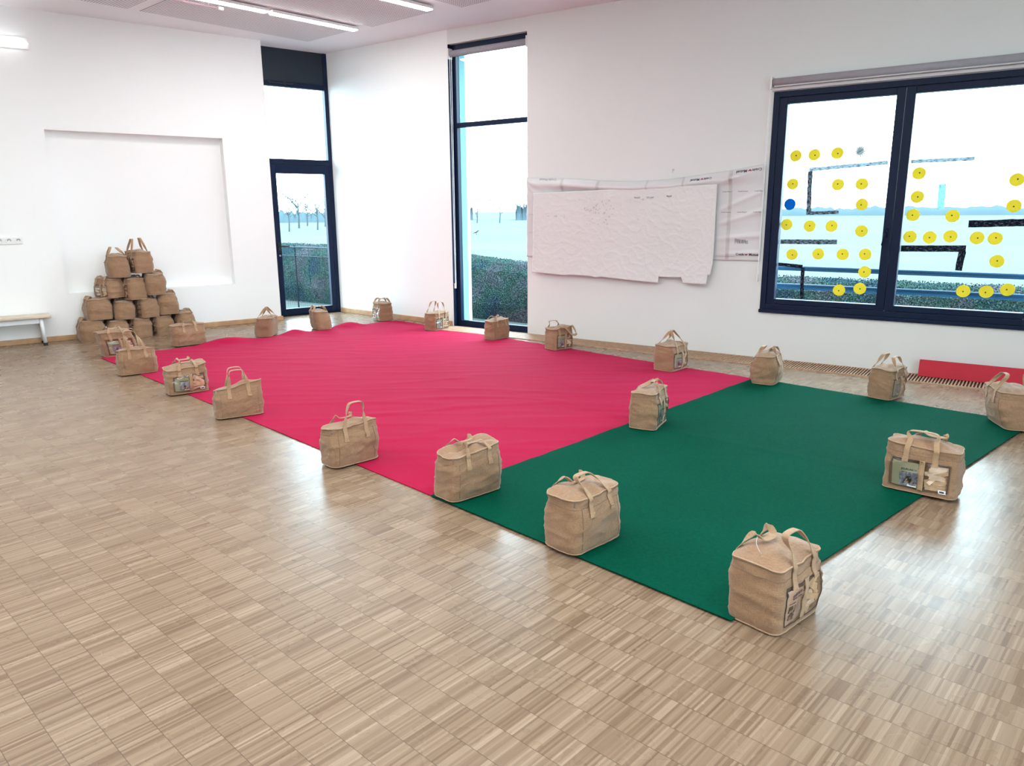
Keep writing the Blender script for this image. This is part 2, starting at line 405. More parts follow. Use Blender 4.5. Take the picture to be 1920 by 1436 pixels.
m = MB(); m.box(BX0 - .01, 9.2, -.05, -.002, 2.705, 2.735); m.box(BX0 + .02, 9.2, -.095, -.085, 2.735, 2.748); m.build('bottom_bar', simple('blind_bar', (.62, .58, .60), .5), t, bevel=.004)
m = MB(); m.box(BX0 - .02, BX0 - .005, -.09, 0, 2.72, 2.835); m.tube([(BX0 - .03, -.03, 2.755), (BX0 - .05, -.04, 2.735), (BX0 - .045, -.04, 2.715)], .005, 6); m.build('bracket', M_white, t)
m = MB(); m.tube([(BX0 - .022, -.045, 2.76), (BX0 - .03, -.045, .87)], .003, 6); m.tube([(BX0 - .03, -.06, 2.76), (BX0 - .033, -.05, .87)], .003, 6); m.build('pull_cord', M_white, t)
m = MB(); m.box(BX0 - .045, BX0 - .022, -.06, -.035, .82, .90); m.build('cord_weight', M_whitem, t, bevel=.004)

# ------------------------------------------------------------------ lamps
def strip_lamp(b, a0, a1, label):
    t = empty('strip_lamp', gpt((a0 + a1) / 2, b, 0), R(82), label=label, cat='ceiling light', group='recessed strip lights in the ceiling')
    L = (a1 - a0) / 2; tilt = 0
    m = MB(); m.box(-L, L, -.055, .055, -.046, -.016); m.build('housing', M_white, t)
    m = MB(); m.box(-L + .01, L - .01, -.046, .046, -.054, -.045); m.build('diffuser', M_led, t)
strip_lamp(1.505, -1.72, -.53, 'strip light nearest the corner above the glazed door')
strip_lamp(1.505, -2.96, -1.76, 'strip light continuing the one above the door, at the top edge')
strip_lamp(2.99, -1.78, -.58, 'strip light ending above the tall window, cut by the top edge')
t = empty('ceiling_rail', gpt(-2.7, 1.28, -.05), R(82), label='thin mauve rail with white end cap below the ceiling', cat='rail')
m = MB(); m.tube([(-.7, 0, 0), (.46, 0, 0)], .014, 8); m.build('bar', simple('mauve_metal', (.42, .28, .32), .5), t, smooth=True)
m = MB(); m.tube([(.46, 0, 0), (.52, 0, 0)], .02, 10); m.build('end_cap', M_white, t, smooth=True)
m = MB(); m.tube([(.35, 0, 0), (.35, 0, .06)], .006, 6); m.build('hanger', M_white, t)
m = MB(); m.tube([(-.5, 0, 0), (-.5, 0, .06)], .006, 6); m.build('hanger', M_white, t)
t = empty('wall_lamp', (0, 0, 0), ROTL, label='white glowing wall light high on the niche wall', cat='wall light')
m = MB(); xs = [3.70 + .02 * k for k in range(8)] + [3.95, 4.4, 4.9]
rows = []
for x in xs:
    q = min(1, max(.12, math.sqrt(max(0, 1 - (1 - min(1, (x - 3.70) / .26)) ** 2))))
    rows.append([(x, .012 + .075 * q * math.sin(math.pi * k / 10), 3.508 - .052 * q * math.cos(math.pi * k / 10)) for k in range(11)])
m.grid(rows); m.add(rows[0], [tuple(range(11))]); m.build('diffuser', M_lamp, t, smooth=True)
m = MB(); m.box(3.70, 4.9, 0, .013, 3.445, 3.57); m.build('back_plate', M_white, t)

# ------------------------------------------------------------------ bench, sockets, grille, mat, hook
t = empty('bench', (0, 0, 0), ROTL, label='low wooden bench with grey metal legs by the niche wall', cat='bench')
m = MB(); m.box(3.89, 5.5, .02, .30, .335, .368); m.build('seat', M_seat, t, bevel=.008)
m = MB(); m.box(3.98, 5.4, .24, .26, .27, .333); m.box(3.98, 5.4, .06, .08, .27, .333); m.build('apron', M_whitem, t, bevel=.003)
for x in (4.0, 5.35):
    for y in (.255, .055):
        m = MB(); dx = -.012 if x < 4.5 else .012
        m.tube([(x, y, .333), (x + dx, y + (.012 if y > .1 else -.004), .03)], .022, 10); l = m.build('leg', M_whitem, t, smooth=True)
        m = MB(); m.tube([(x + dx, y + (.012 if y > .1 else -.004), .032), (x + dx, y + (.012 if y > .1 else -.004), 0)], .024, 10); m.build('foot_cap', M_black, l)
t = empty('socket_plate', (0, 0, 0), ROTL, label='row of three white wall sockets left of the niche', cat='socket')
m = MB(); m.box(4.048, 4.40, 0, .012, 1.215, 1.30); m.build('plate', M_white, t, bevel=.003)
for x in (4.09, 4.185, 4.28):
    m = MB(); n = 20
    ring = lambda r, y: [(x + r*math.cos(2*math.pi*k/n), y, 1.258 + r*math.sin(2*math.pi*k/n)) for k in range(n)]
    m.grid([ring(.033, .012), ring(.033, .016), ring(.027, .016), ring(.024, .0125)], closed_u=True)
    m.add(ring(.024, .0125), [tuple(range(n))])
    s = m.build('socket', M_white, t, smooth=False)
    m = MB(); m.box(x - .018, x - .008, .0126, .014, 1.255, 1.265); m.box(x + .008, x + .018, .0126, .014, 1.255, 1.265); m.box(x - .014, x + .014, .0126, .014, 1.268, 1.276)
    m.build('pin_hole', simple('socket_grey', (.18, .18, .18), .6), s)
t = empty('floor_grille', (0, 0, 0), label='wooden slatted floor grille along the window wall', cat='grille')
m = MB(); m.box(TX0, 9.6, -.372, -.004, .0005, .003); m.build('duct', M_dark, t)
m = MB()
x = TX0 + .006
while x < 9.59:
    m.box(x, x + .0125, -.368, -.006, .003, .012); x += .0272
m.build('slats', M_grille, t)
m = MB(); m.box(TX0, 9.6, -.376, -.370, 0, .0125); m.box(TX0, 9.6, -.006, -.001, 0, .0125); m.build('edging', M_grille, t)
m = MB(); th = R(8)
for (y, z) in ((0, 0),):
    h = .158; tk = .035
    a = [(-.115, .013), (-.115 + h*math.sin(th), .013 + h*math.cos(th)), (-.115 + h*math.sin(th) + tk*math.cos(th), .013 + h*math.cos(th) - tk*math.sin(th)), (-.115 + tk*math.cos(th), .013)]
    m.add([(8.06, y, z) for y, z in a] + [(9.5, y, z) for y, z in a], [(0,1,2,3), (7,6,5,4), (0,4,5,1), (1,5,6,2), (2,6,7,3), (3,7,4,0)])
m.build('foam_board', M_redmat, label='red low board leaning on the wall below the wide window', cat='board', bevel=.004)
m = MB(); m.tube([(5.456, 0, 1.995), (5.456, -.015, 1.995), (5.456, -.018, 1.96)], .004, 6); m.box(5.443, 5.469, -.004, 0, 1.99, 2.003)
m.build('wall_hook', M_steel, label='small metal hook in the wall above the plastic sheet', cat='hook')

# ------------------------------------------------------------------ carpets
CO = Vector((.472, -3.94, 0)); CU = Vector((math.cos(R(-10.55)), math.sin(R(-10.55)), 0)); CV = Vector((-CU.y, CU.x, 0))
def cw(u, v, z): p = CO + CU * u + CV * v; return (p.x, p.y, z)
def sm(x, a, b):
    t = max(0, min(1, (x - a) / (b - a))); return t*t*(3-2*t)
def bumps(u, v):
    z = 0
    for a, b, h in ((-.1, .55, .012), (.95, 1.88, .055), (2.1, 2.58, .05), (2.82, 3.5, .06)):
        if a < v < b: z += h * math.sin(math.pi * (v - a) / (b - a)) ** 2 * math.exp(-(u / .16) ** 2)
    return z
def creases(u, v, amp):
    p = CO + CU * u + CV * v
    q = Vector((.80 * p.x + .57 * p.y, -.57 * p.x + .80 * p.y, 0))
    n1 = noise.noise(Vector((q.x * .9, q.y * 4.2, 1.3))); n2 = noise.noise(Vector((q.x * 1.7 + 9, q.y * 9.5, 4.1)))
    n3 = noise.noise(Vector((p.x * .5, p.y * .5, 8)))
    return amp * (max(0, 1 - abs(n1) * 4.5) * .8 + max(0, n2) * .9) * (.55 + .6 * max(0, n3 + .4))
def near_u(v): return 7.73 + .045 * v
def mid_u(v): return 5.868 - .044 * v + .010 * noise.noise(Vector((v * 3.3, 2, 0))) + .006 * noise.noise(Vector((v * 9, 7, 0)))
def carpet_mesh(name, mat, uf0, uf1, v0, v1, nu, nv, zf, **k):
    top = []; m = MB()
    for i in range(nu + 1):
        r = []
        for j in range(nv + 1):
            v = v0 + (v1 - v0) * j / nv; u = uf0(v) + (uf1(v) - uf0(v)) * i / nu
            r.append(cw(u, v, zf(u, v)))
        top.append(r)
    m.grid(top, flip=True)
    edge = [top[0][j] for j in range(nv + 1)] + [top[i][nv] for i in range(1, nu + 1)] + [top[nu][j] for j in range(nv - 1, -1, -1)] + [top[i][0] for i in range(nu - 1, 0, -1)]
    m.grid([edge, [(x, y, z - .0045) for x, y, z in edge]], closed_u=True)
    return m.build(name, mat, smooth=True, **k)
zr = lambda u, v: .006 + bumps(u, v) + creases(u, v, .0068) + .003 * math.exp(-((v - 2.051) / .045) ** 2) * (1 - math.exp(-((v - 2.051) / .006) ** 2) * .6) 
carpet_mesh('carpet_strip', M_red, lambda v: 0, lambda v: mid_u(v) + .03, 0, 2.0515, 190, 66, zr,
            label='red felt carpet strip on the side away from the windows', cat='carpet', group='red carpet strips')
carpet_mesh('carpet_strip', M_red, lambda v: 0, lambda v: mid_u(v) + .03, 2.052, 4.0, 190, 62, lambda u, v: zr(u, v),
            label='red felt carpet strip on the side of the tall window', cat='carpet', group='red carpet strips')
def zg(u, v):
    rip = .006 * max(0, noise.noise(Vector((v * 2.2, 3, 0)))) * math.exp(-((u - mid_u(v)) / .12) ** 2)
    du = u - mid_u(v)
    rid = 0
    for c, hh, w in ((.55, .004, .03), (1.1, .003, .025), (1.5, .003, .03)):
        rid += hh * math.exp(-((du - c - .05 * math.sin(v * 1.3)) / w) ** 2) * max(0, noise.noise(Vector((v * .8, c * 7, 2))) + .35)
    cross = .003 * math.exp(-((v - 2.0 - .1 * math.sin(u)) / .04) ** 2)
    return .0125 + rip + rid + cross + creases(u, v, .0022) * .6
carpet_mesh('green_carpet', M_green, mid_u, near_u, -.01, 4.0, 66, 130, zg,
            label='dark green felt carpet nearest the camera', cat='carpet')
#PART2
# ------------------------------------------------------------------ plastic film and paper sheet on the right wall
FX0, FX1 = 3.53, 6.47
def f_top(x):
    P = [(3.53, 1.967), (4.08, 1.945), (4.6, 1.90), (5.0, 1.882), (5.4, 1.89), (5.69, 1.919), (6.156, 1.969), (6.47, 2.016)]
    for (a, za), (b, zb) in zip(P, P[1:]):
        if x <= b: return za + (zb - za) * (x - a) / (b - a)
    return P[-1][1]
def f_bot(x): return 1.0 + .035 * (x - FX0) / (FX1 - FX0)
film_m = NT('white_pvc_film')
film_m.set(color=(.66, .65, .66), rough=.32, spec=.5)
M_film = film_m.m
def film_y(x, t, z):
    y = -.012
    hang = math.sin(math.pi * min(1, max(0, (x - FX0) / (FX1 - FX0)))) ** .6
    y -= .060 * hang * math.exp(-((t - .915) / .055) ** 2)              # sagging upper hem
    # pull folds fanning from the right hand fixings
    dx = max(0, FX1 - x)
    for zz, s in ((1.99, .32), (1.75, .42), (1.55, .30), (1.30, .22), (1.12, .16)):
        zl = zz - s * dx * (1 if zz > 1.4 else .45)
        y -= .014 * math.exp(-((z - zl) / .022) ** 2) * math.exp(-dx / .9)
    dl = max(0, x - FX0)
    for zz, s in ((1.93, .45), (1.88, .9)):
        y -= .010 * math.exp(-((z - (zz - s * dl)) / .025) ** 2) * math.exp(-dl / .35)
    y -= .006 * (noise.noise(Vector((x * 3, z * 9, 5))) + .6)
    return y
rows = []
for i in range(61):
    t = i / 60; r = []
    for j in range(181):
        x = FX0 + (FX1 - FX0) * j / 180; z = f_bot(x) + (f_top(x) - f_bot(x)) * t
        r.append((x, film_y(x, t, z), z))
    rows.append(r)
m = MB(); m.grid(rows, flip=True)
film = m.build('plastic_film', M_film, smooth=True, label='white printed plastic film stretched between the two windows', cat='plastic sheet')
md = film.modifiers.new('thickness', 'SOLIDIFY'); md.thickness = .0015
M_ink = simple('dark_ink', (.03, .03, .06), .6); M_inkr = simple('red_ink', (.60, .03, .02), .6); M_inkg2 = simple('small_print_ink', (.12, .12, .14), .6); M_inkg = simple('grey_ink', (.32, .31, .33), .6)
def text(body, loc, size, mat, parent, rot=(R(90), 0, 0), name='lettering', width=None, bold=.0):
    c = bpy.data.curves.new(name, 'FONT'); c.body = body; c.size = size; c.extrude = .0004; c.offset = bold
    c.align_x = 'CENTER'; c.align_y = 'CENTER'; c.materials.append(mat)
    tmp = bpy.data.objects.new(name, c); COL.objects.link(tmp); bpy.context.view_layer.update()
    me = bpy.data.meshes.new_from_object(tmp.evaluated_get(bpy.context.evaluated_depsgraph_get()))
    bpy.data.objects.remove(tmp)
    if width:
        xs_ = [v.co.x for v in me.vertices]; w = max(xs_) - min(xs_)
        for v in me.vertices: v.co *= width / w
    o = bpy.data.objects.new(name, me); COL.objects.link(o)
    if parent is film:                       # print follows the folds of the film
        from mathutils import Euler
        Mx = Matrix.Translation(loc) @ Euler(rot).to_matrix().to_4x4()
        for v in me.vertices:
            p = Mx @ v.co; off = p.y - loc[1]
            v.co = Vector((p.x, film_y(p.x, (p.z - f_bot(p.x)) / (f_top(p.x) - f_bot(p.x)), p.z) - .0022 + off * .3, p.z))
    else: o.location = loc; o.rotation_euler = rot
    if parent: o.parent = parent
    return o
def logo(cx, z, y, s, ang, wid):
    # word, little mark, word
    rot = (R(90), ang, 0); ca, sa = math.cos(ang), -math.sin(ang)
    def at(d): return (cx + d * ca, y, z + d * sa * -1 * -1)
    text('Crédit', at(-wid * .30), s, M_ink, film, rot, width=wid * .36, bold=.0009)
    text('Mutuel', at(wid * .29), s, M_ink, film, rot, width=wid * .42, bold=.0009)
    mm = MB(); k = wid * .045; up = -1 if abs(ang) > 2 else 1
    c0 = at(-wid * .035)
    for dx, mi in ((-.55, 0), (.55, 0), (0, 1)):
        px = c0[0] + dx * k * 1.5 * up; pz = c0[2] + (0 if mi == 0 else -k * .55) * up
        mm.xz([(px - k*.7, pz + k*.75*up), (px + k*.7, pz + k*.75*up), (px, pz - k*.75*up)][::up], y - .0004, y, mi)
    mm.v = [(x, film_y(x, (z_ - f_bot(x)) / (f_top(x) - f_bot(x)), z_) - .0022 + (yy - y) * .3, z_) for x, yy, z_ in mm.v]
    mm.build('logo_mark', [M_inkr, M_ink], film)
logo(6.335, 1.098, -.024, .05, 0, .25)
logo(6.305, 1.955, -.028, .05, math.pi - .095, .27)
logo(5.80, 1.882, -.040, .045, math.pi - .09, .24)
text('Crédit Mutuel', (3.85, -.030, 1.935), .03, M_inkg, film, (R(90), math.pi + .03, 0), width=.24)
for zz in (1.535, 1.747):
    for x in (6.08, 6.25, 6.42):
        text('Crédit Mutuel', (x, -.026 if x < 6.4 else -.022, zz + .006 * (x - 6.2)), .016, M_inkg2, film, width=.10)
for z, xa, xb in ((1.075, 6.0, 6.20), (1.52, 3.56, 3.63), (1.30, 3.56, 3.63)):
    m = MB(); m.tube([(xa + (xb - xa) * q / 10, film_y(xa + (xb - xa) * q / 10, (z - f_bot(xa)) / (f_top(xa) - f_bot(xa)), z) - .002, z) for q in range(11)], .0015, 4); m.build('printed_line', M_inkg, film)
m = MB(); rng = random.Random(4)
def fpoint(x, z): return (x, film_y(x, (z - f_bot(x)) / (f_top(x) - f_bot(x)), z) - .002, z)
pts = [(6.19 + .0026 * k + .008 * rng.random(), 1.205 + (.055 - .0004 * k) * (k % 2) + .012 * rng.random()) for k in range(56)]
m.tube([fpoint(a, b) for a, b in pts], .0011, 4)
m.build('pencil_scribble', M_inkg, film)
# paper
PX0, PX1 = 3.655, 5.985
pm = NT('wrinkled_white_sheet'); o_ = pm.obj(); sp_ = pm.n('ShaderNodeSeparateXYZ'); pm.l(o_, sp_.inputs[0])
gx = pm.math('LESS_THAN', pm.math('FRACT', pm.math('DIVIDE', sp_.outputs[0], .03)), .07)
gz = pm.math('LESS_THAN', pm.math('FRACT', pm.math('DIVIDE', sp_.outputs[2], .03)), .07)
gr = pm.math('MULTIPLY', pm.math('MAXIMUM', gx, gz), .30)
pm.set(color=pm.mix(gr, (.70, .69, .68, 1), (.62, .61, .61, 1)), rough=.26, spec=.5)
pm.bump(pm.math('ADD', pm.noise(o_, 34, 4, .6), pm.math('MULTIPLY', pm.noise(o_, 9, 2), .8)), .5, .006)
M_paper = pm.m
def p_bot(x):
    P = [(3.65, .812), (3.95, .800), (4.12, .79), (4.2, .802), (4.5, .795), (4.56, .783), (4.62, .796), (5.0, .772), (5.36, .760), (5.361, .826), (5.63, .830), (5.631, .835), (5.66, .770), (5.93, .768), (5.931, .868), (5.965, .872), (5.985, 1.03)]
    for (a, za), (b, zb) in zip(P, P[1:]):
        if x <= b: return za + (zb - za) * (x - a) / max(1e-6, b - a)
    return P[-1][1]
def p_top(x): return 1.775 + .05 * (x - PX0) / (PX1 - PX0)
def p_y(x, z):
    y = -.062
    y -= .010 * noise.noise(Vector((x * 1.2, z * 1.2, 3)))
    n1 = noise.noise(Vector((x * 3.2 + z * 2.2, z * 3.4 - x * 1.5, 7))); n2 = noise.noise(Vector((x * 7 - z * 3, z * 8 + x * 3, 2)))
    n3 = noise.noise(Vector((x * 16, z * 18, 4)))
    y -= .0035 * max(0, 1 - abs(n1) * 9) * max(0, noise.noise(Vector((x*1.1, z*1.3, 9))) + .3) + .002 * max(0, 1 - abs(n2) * 7) + .0012 * n3
    lo = max(0, (1.2 - z) / .45); y -= .02 * lo * lo
    return y
xs = [PX0 + (PX1 - PX0) * j / 230 for j in range(231)]
for q in (5.3605, 5.3615, 5.6305, 5.6315, 5.9305, 5.9315): xs.append(q)
xs.sort()
rows = []
for i in range(101):
    t = i / 100; r = []
    for x in xs:
        z = p_bot(x) + (p_top(x) - p_bot(x)) * t
        r.append((x, p_y(x, z), z))
    rows.append(r)
m = MB(); m.grid(rows, flip=True)
paper = m.build('paper_sheet', M_paper, smooth=True, label='wrinkled white sheet with torn lower edge taped over the film', cat='sheet')
md = paper.modifiers.new('thickness', 'SOLIDIFY'); md.thickness = .001
rng = random.Random(11); m = MB()
for k in range(46):
    x = 4.38 + rng.random() * .42; z = 1.40 + rng.random() * .30
    if rng.random() < .25: x = 4.0 + rng.random() * 1.2
    if rng.random() < .1: x = 3.85 + rng.random() * .15; z = 1.5
    a = rng.random() * 6; l = .006 + rng.random() * .012; y = p_y(x, z) - .003
    for aa in (a, a + 1.6): m.tube([(x - l*math.cos(aa), y, z - l*math.sin(aa)), (x + l*math.cos(aa), y, z + l*math.sin(aa))], .0011, 4)
m.build('pencil_marking', M_inkg, paper, kind='stuff')
m = MB()
for x, z, w in ((5.03, 1.70, .07), (5.18, 1.70, .09), (5.42, 1.71, .06)):
    pts = [(x + w * k / 14, p_y(x + w * k / 14, z) - .004, z + .012 * math.sin(k * 1.9)) for k in range(15)]
    m.tube(pts, .002, 4)
m.build('note_lettering', M_inkg, paper, kind='stuff')
M_tape = clear('adhesive_tape', (.90, .89, .88), .12, 1.6)[0].m
for k, (x, z, w, h) in enumerate(((5.17, 1.82, .012, .07), (5.60, 1.82, .012, .09), (6.12, 1.50, .020, .46), (4.06, 1.86, .02, .08), (4.55, 1.84, .02, .06))):
    rws = [[(x + a, film_y(x + a, (zz - f_bot(x)) / (f_top(x) - f_bot(x)), zz) - .008, zz) for a in (-w, w)] for zz in [z - h + 2*h*i/12 for i in range(13)]]
    m = MB(); m.grid(rws); m.build('tape_strip', M_tape, film)

# ------------------------------------------------------------------ paper cutouts on the window panes
def paper_mat(name, color, back):
    m = NT(name); o = m.obj(); n_ = m.noise(o, 14, 4)
    c = m.mix(n_, tuple(x * .93 for x in color) + (1,), tuple(min(1, x * 1.04) for x in color) + (1,))
    d = m.n('ShaderNodeBsdfDiffuse'); t = m.n('ShaderNodeBsdfTranslucent'); m.l(c, d.inputs[0]); t.inputs[0].default_value = (*back, 1)
    mx = m.n('ShaderNodeMixShader'); mx.inputs[0].default_value = .5; m.l(d.outputs[0], mx.inputs[1]); m.l(t.outputs[0], mx.inputs[2]); m.l(mx.outputs[0], m.out.inputs[0])
    return m.m
M_yel = paper_mat('yellow_paper', (.80, .70, .07), (.56, .46, .10)); M_blu = paper_mat('blue_paper', (.01, .25, .68), (.003, .12, .36))
M_gry = paper_mat('grey_paper', (.55, .60, .60), (.40, .44, .44))
M_dot = simple('pencil_dot', (.06, .05, .02), .8)
def mark_mat(name, base, back, dens):
    m = NT(name); o = m.obj()
    f = m.noise(m.mapping(o, (26, 1, 260), (0, R(2), 0)), 1, 4, .7); k = m.ramp(f, [(dens - .05, (0, 0, 0)), (dens + .05, (1, 1, 1))])
    d = m.n('ShaderNodeBsdfDiffuse'); t = m.n('ShaderNodeBsdfTranslucent')
    m.l(m.mix(k, (.02, .025, .05, 1), (*base, 1)), d.inputs[0]); m.l(m.mix(k, (.003, .004, .01, 1), (*back, 1)), t.inputs[0])
    mx = m.n('ShaderNodeMixShader'); mx.inputs[0].default_value = .55; m.l(d.outputs[0], mx.inputs[1]); m.l(t.outputs[0], mx.inputs[2]); m.l(mx.outputs[0], m.out.inputs[0])
    return m.m
M_mkL = mark_mat('lightly_scribbled_strip', (.62, .75, .8), (.46, .56, .62), .46)
M_mkM = mark_mat('scribbled_strip', (.5, .58, .65), (.36, .43, .48), .53)
M_mkD = mark_mat('dark_scribbled_strip', (.4, .46, .5), (.32, .38, .42), .60)
M_mkP = mark_mat('pale_blue_strip', (.55, .82, .88), (.36, .62, .68), .40)
left_rows = [('top row', [(6.739, 2.084), (6.918, 2.086), (7.131, 2.091)]), ('second row', [(6.729, 1.81), (7.162, 1.794), (7.379, 1.794)]),
             ('third row', [(7.396, 1.603)]), ('fourth row', [(6.70, 1.409), (6.927, 1.394), (7.136, 1.395), (7.415, 1.35)]),
             ('fifth row', [(6.776, 1.108), (7.032, 1.12), (7.264, 1.121), (7.469, 1.126)]), ('sixth row', [(7.479, .956)]), ('bottom row', [(7.26, .766), (7.451, .792)])]
right_rows = [('top row', [(7.86, 1.877), (8.627, 1.798)]), ('second row', [(7.868, 1.666), (8.631, 1.577)]), ('third row', [(7.849, 1.501), (8.172, 1.491)]),
              ('fourth row', [(7.843, 1.30), (8.008, 1.297), (8.175, 1.309), (8.386, 1.297), (8.525, 1.295)]), ('fifth row', [(8.561, 1.093)]),
              ('bottom row', [(8.332, .814), (8.511, .818), (8.671, .846)])]
ordn = {1: ['single'], 2: ['left', 'right'], 3: ['left', 'middle', 'right'], 4: ['first', 'second', 'third', 'fourth'], 5: ['first', 'second', 'third', 'fourth', 'fifth']}
sd = 0
for pane, rws in (('left', left_rows), ('right', right_rows)):
    for rn, pts in rws:
        for (x, z), w in zip(pts, ordn[len(pts)]):
            sd += 1
            lab = ('only yellow paper disc in the %s of the %s pane' % (rn, pane)) if w == 'single' else \
                  ('%s yellow paper disc in the %s of the %s pane' % (w, rn, pane) + (' from the left' if len(pts) > 3 else ''))
            m = MB(); m.disc((0, 0), .058, .056, -.0012, 0, 26, .05, sd)
            o = m.build('paper_disc', M_yel, label=lab, cat='paper disc', group='yellow paper discs on the window'); o.location = (x, GY - .001, z)
            m = MB(); m.disc((.006 * math.sin(sd * 7), .006 * math.cos(sd * 5)), .007, .007, -.0018, -.0012, 10, .2, sd); m.build('centre_dot', M_dot, o)
m = MB(); m.disc((0, 0), .057, .058, -.0012, 0, 26, .04, 99)
o = m.build('paper_disc', M_blu, label='blue paper disc near the left edge of the left pane', cat='paper disc'); o.location = (6.717, GY - .001, 1.611)
m = MB(); pl = []
for k in range(30):
    a = 2*math.pi*k/30 - .5; r_ = .068 + .006 * math.sin(k * 3) if k % 2 == 0 else .036
    pl.append((r_ * math.cos(a) * (.8 if math.cos(a) < 0 else 1), r_ * 1.05 * math.sin(a)))
m.xz(pl[::1], -.0012, 0)
o = m.build('paper_cutout', M_gry, label='small grey spiky paper cutout at the top of the left pane', cat='paper cutout'); o.location = (7.332, GY - .001, 2.101)
m = MB()
for k in range(7): m.tube([(-.03 + .006*k, -.0016, -.03 + .004*k), (-.005 + .006*k, -.0016, .03 - .003*k)], .0013, 4)
m.build('ink_scribble', M_ink, o)
def bar(x0, z0, x1, z1, w, mat, label):
    a = Vector((x0, 0, z0)); b = Vector((x1, 0, z1)); c = (a + b) / 2; L = (b - a).length
    ang = math.atan2(z1 - z0, x1 - x0)
    m = MB(); pl = []
    n = max(6, int(L / .04))
    for k in range(n + 1): pl.append((-L/2 + L*k/n, -w/2 + .004*noise.noise(Vector((k*1.3, x0*9, 1)))))
    for k in range(n, -1, -1): pl.append((-L/2 + L*k/n, w/2 + .004*noise.noise(Vector((k*1.7, x0*5, 6)))))
    m.xz(pl, -.0012, 0)
    o = m.build('paper_strip', mat, label=label, cat='paper strip', group='scribbled paper strips on the window'); o.location = (c.x, GY - .001, c.z); o.rotation_euler = (0, -ang, 0)
bar(6.88, 1.945, 7.590, 1.985, .036, M_mkL, 'long scribbled strip below the spiky cutout on the left pane')
bar(6.892, 1.93, 6.906, 1.535, .045, M_mkM, 'upright scribbled strip hanging from the long one on the left pane')
bar(6.885, 1.52, 7.19, 1.53, .032, M_mkM, 'short scribbled strip at the foot of the tall upright one')
bar(6.65, 1.235, 7.20, 1.241, .046, M_mkM, 'scribbled strip below the fourth disc row of the left pane')
bar(6.645, 1.005, 6.89, .988, .034, M_mkD, 'dark strip in the lower left of the left pane')
bar(6.893, .975, 6.906, .659, .036, M_mkD, 'dark upright strip reaching the bottom of the left pane')
bar(7.783, 1.985, 8.29, 1.99, .034, M_mkL, 'light scribbled strip at the top of the right pane')
bar(8.062, 1.777, 8.068, 1.553, .062, M_mkP, 'pale blue upright strip on the right pane')
bar(8.306, 1.42, 8.84, 1.438, .062, M_mkD, 'dark strip reaching the right edge of the right pane')
bar(7.777, 1.19, 8.31, 1.20, .058, M_mkD, 'dark strip below the five disc row of the right pane')
bar(8.285, 1.175, 8.273, 1.0, .058, M_mkD, 'dark upright strip below the five disc row of the right pane')

# ------------------------------------------------------------------ outdoors
def field_mat():
    m = NT('frosty_field'); o = m.obj(); n_ = m.noise(o, .12, 4); n2 = m.noise(m.mapping(o, (.02, .3, 1)), 1, 3)
    c = m.ramp(m.math('ADD', m.math('MULTIPLY', n_, .5), m.math('MULTIPLY', n2, .5)), [(.35, (.064, .080, .077)), (.7, (.078, .090, .087))])
    m.set(color=c, rough=1, spec=0); return m.m
gmat = field_mat()
m = MB()
m.prism([(-1500, .45), (1500, .45), (1500, 2500), (-1500, 2500)], -.6, -.2)
m.build('ground_field', gmat, kind='structure', label='bright frosty field outside the windows', cat='field')
m = MB(); lg = .36
a = LP(-3, -lg - .1); b = LP(14, -lg - .1); c = b - NL * 300; d = a - NL * 300
m.prism([(a.x, a.y), (d.x, d.y), (c.x, c.y), (b.x, b.y)], -.62, -.205); m.build('ground_field', gmat, kind='structure', label='bright frosty field outside the glazed door', cat='field')
def leafy(name):
    m = NT(name); o = m.obj(); n_ = m.noise(o, 62, 3, .8); n2 = m.noise(o, 1.6, 2)
    t = m.math('ADD', m.math('MULTIPLY', n_, .9), m.math('MULTIPLY', n2, .1))
    tint = m.ramp(n2, [(.38, (.62, .88, 1.15)), (.52, (.75, 1.1, .95)), (.62, (1.1, .95, 1.05))])
    m.set(spec=.0, color=m.mix(1.0, m.ramp(t, [(.38, (.0015, .003, .0035)), (.46, (.008, .014, .0135)), (.55, (.025, .037, .038)), (.65, (.11, .13, .14))]), tint, 'MULTIPLY'), rough=.9); return m.m
M_hedge = leafy('frosted_hedge_leaf')
def hedge_h(x): 
    P = [(-12, .98), (-3, .93), (.5, .84), (1.8, .74), (5, .68), (14, .68)]
    for (p, za), (q, zb) in zip(P, P[1:]):
        if x <= q: return za + (zb - za) * (x - p) / (q - p)
    return .68
m = MB(); rng = random.Random(5)
prof = [(1.95, -.22), (1.90, .1), (1.92, .45), (1.97, .80), (2.10, .97), (2.35, 1.0), (2.6, .97), (2.75, .8), (2.8, -.22)]
rows = []
x = -12
while x < 14:
    h = hedge_h(x)
    rows.append([(x, y + .05 * noise.noise(Vector((x * 3, y * 3, f * 5))), (f if f < 0 else f * h) + (0 if f < 0 else .03 * noise.noise(Vector((x * 5, y * 4, f * 3))))) for y, f in prof]); x += .1
m.grid(rows, flip=True)
for k in range(30000):
    x = -7 + 19 * rng.random(); q = rng.random(); h = hedge_h(x)
    if q < .62: y = 1.90 + .05 * rng.random(); z = -.18 + rng.random() * (h + .14)
    else: y = 1.92 + rng.random() * .8; z = h - .02 + .05 * rng.random() - .10 * abs(y - 2.3)
    s = .006 + .009 * rng.random(); a = rng.random() * 6.28; b = rng.random() * 6.28
    u = Vector((math.cos(a), math.sin(b) * .35, math.sin(a))) * s; w = Vector((-math.sin(a), math.cos(b) * .35, math.cos(a))) * s * .55
    p = Vector((x, y - .02, z))
    m.add([p - u, p + w * .8, p + u, p - w * .8], [(0, 1, 2, 3)])
m.build('hedge_row', M_hedge, label='clipped frosty hedge row running along outside the windows', cat='hedge', kind='stuff')
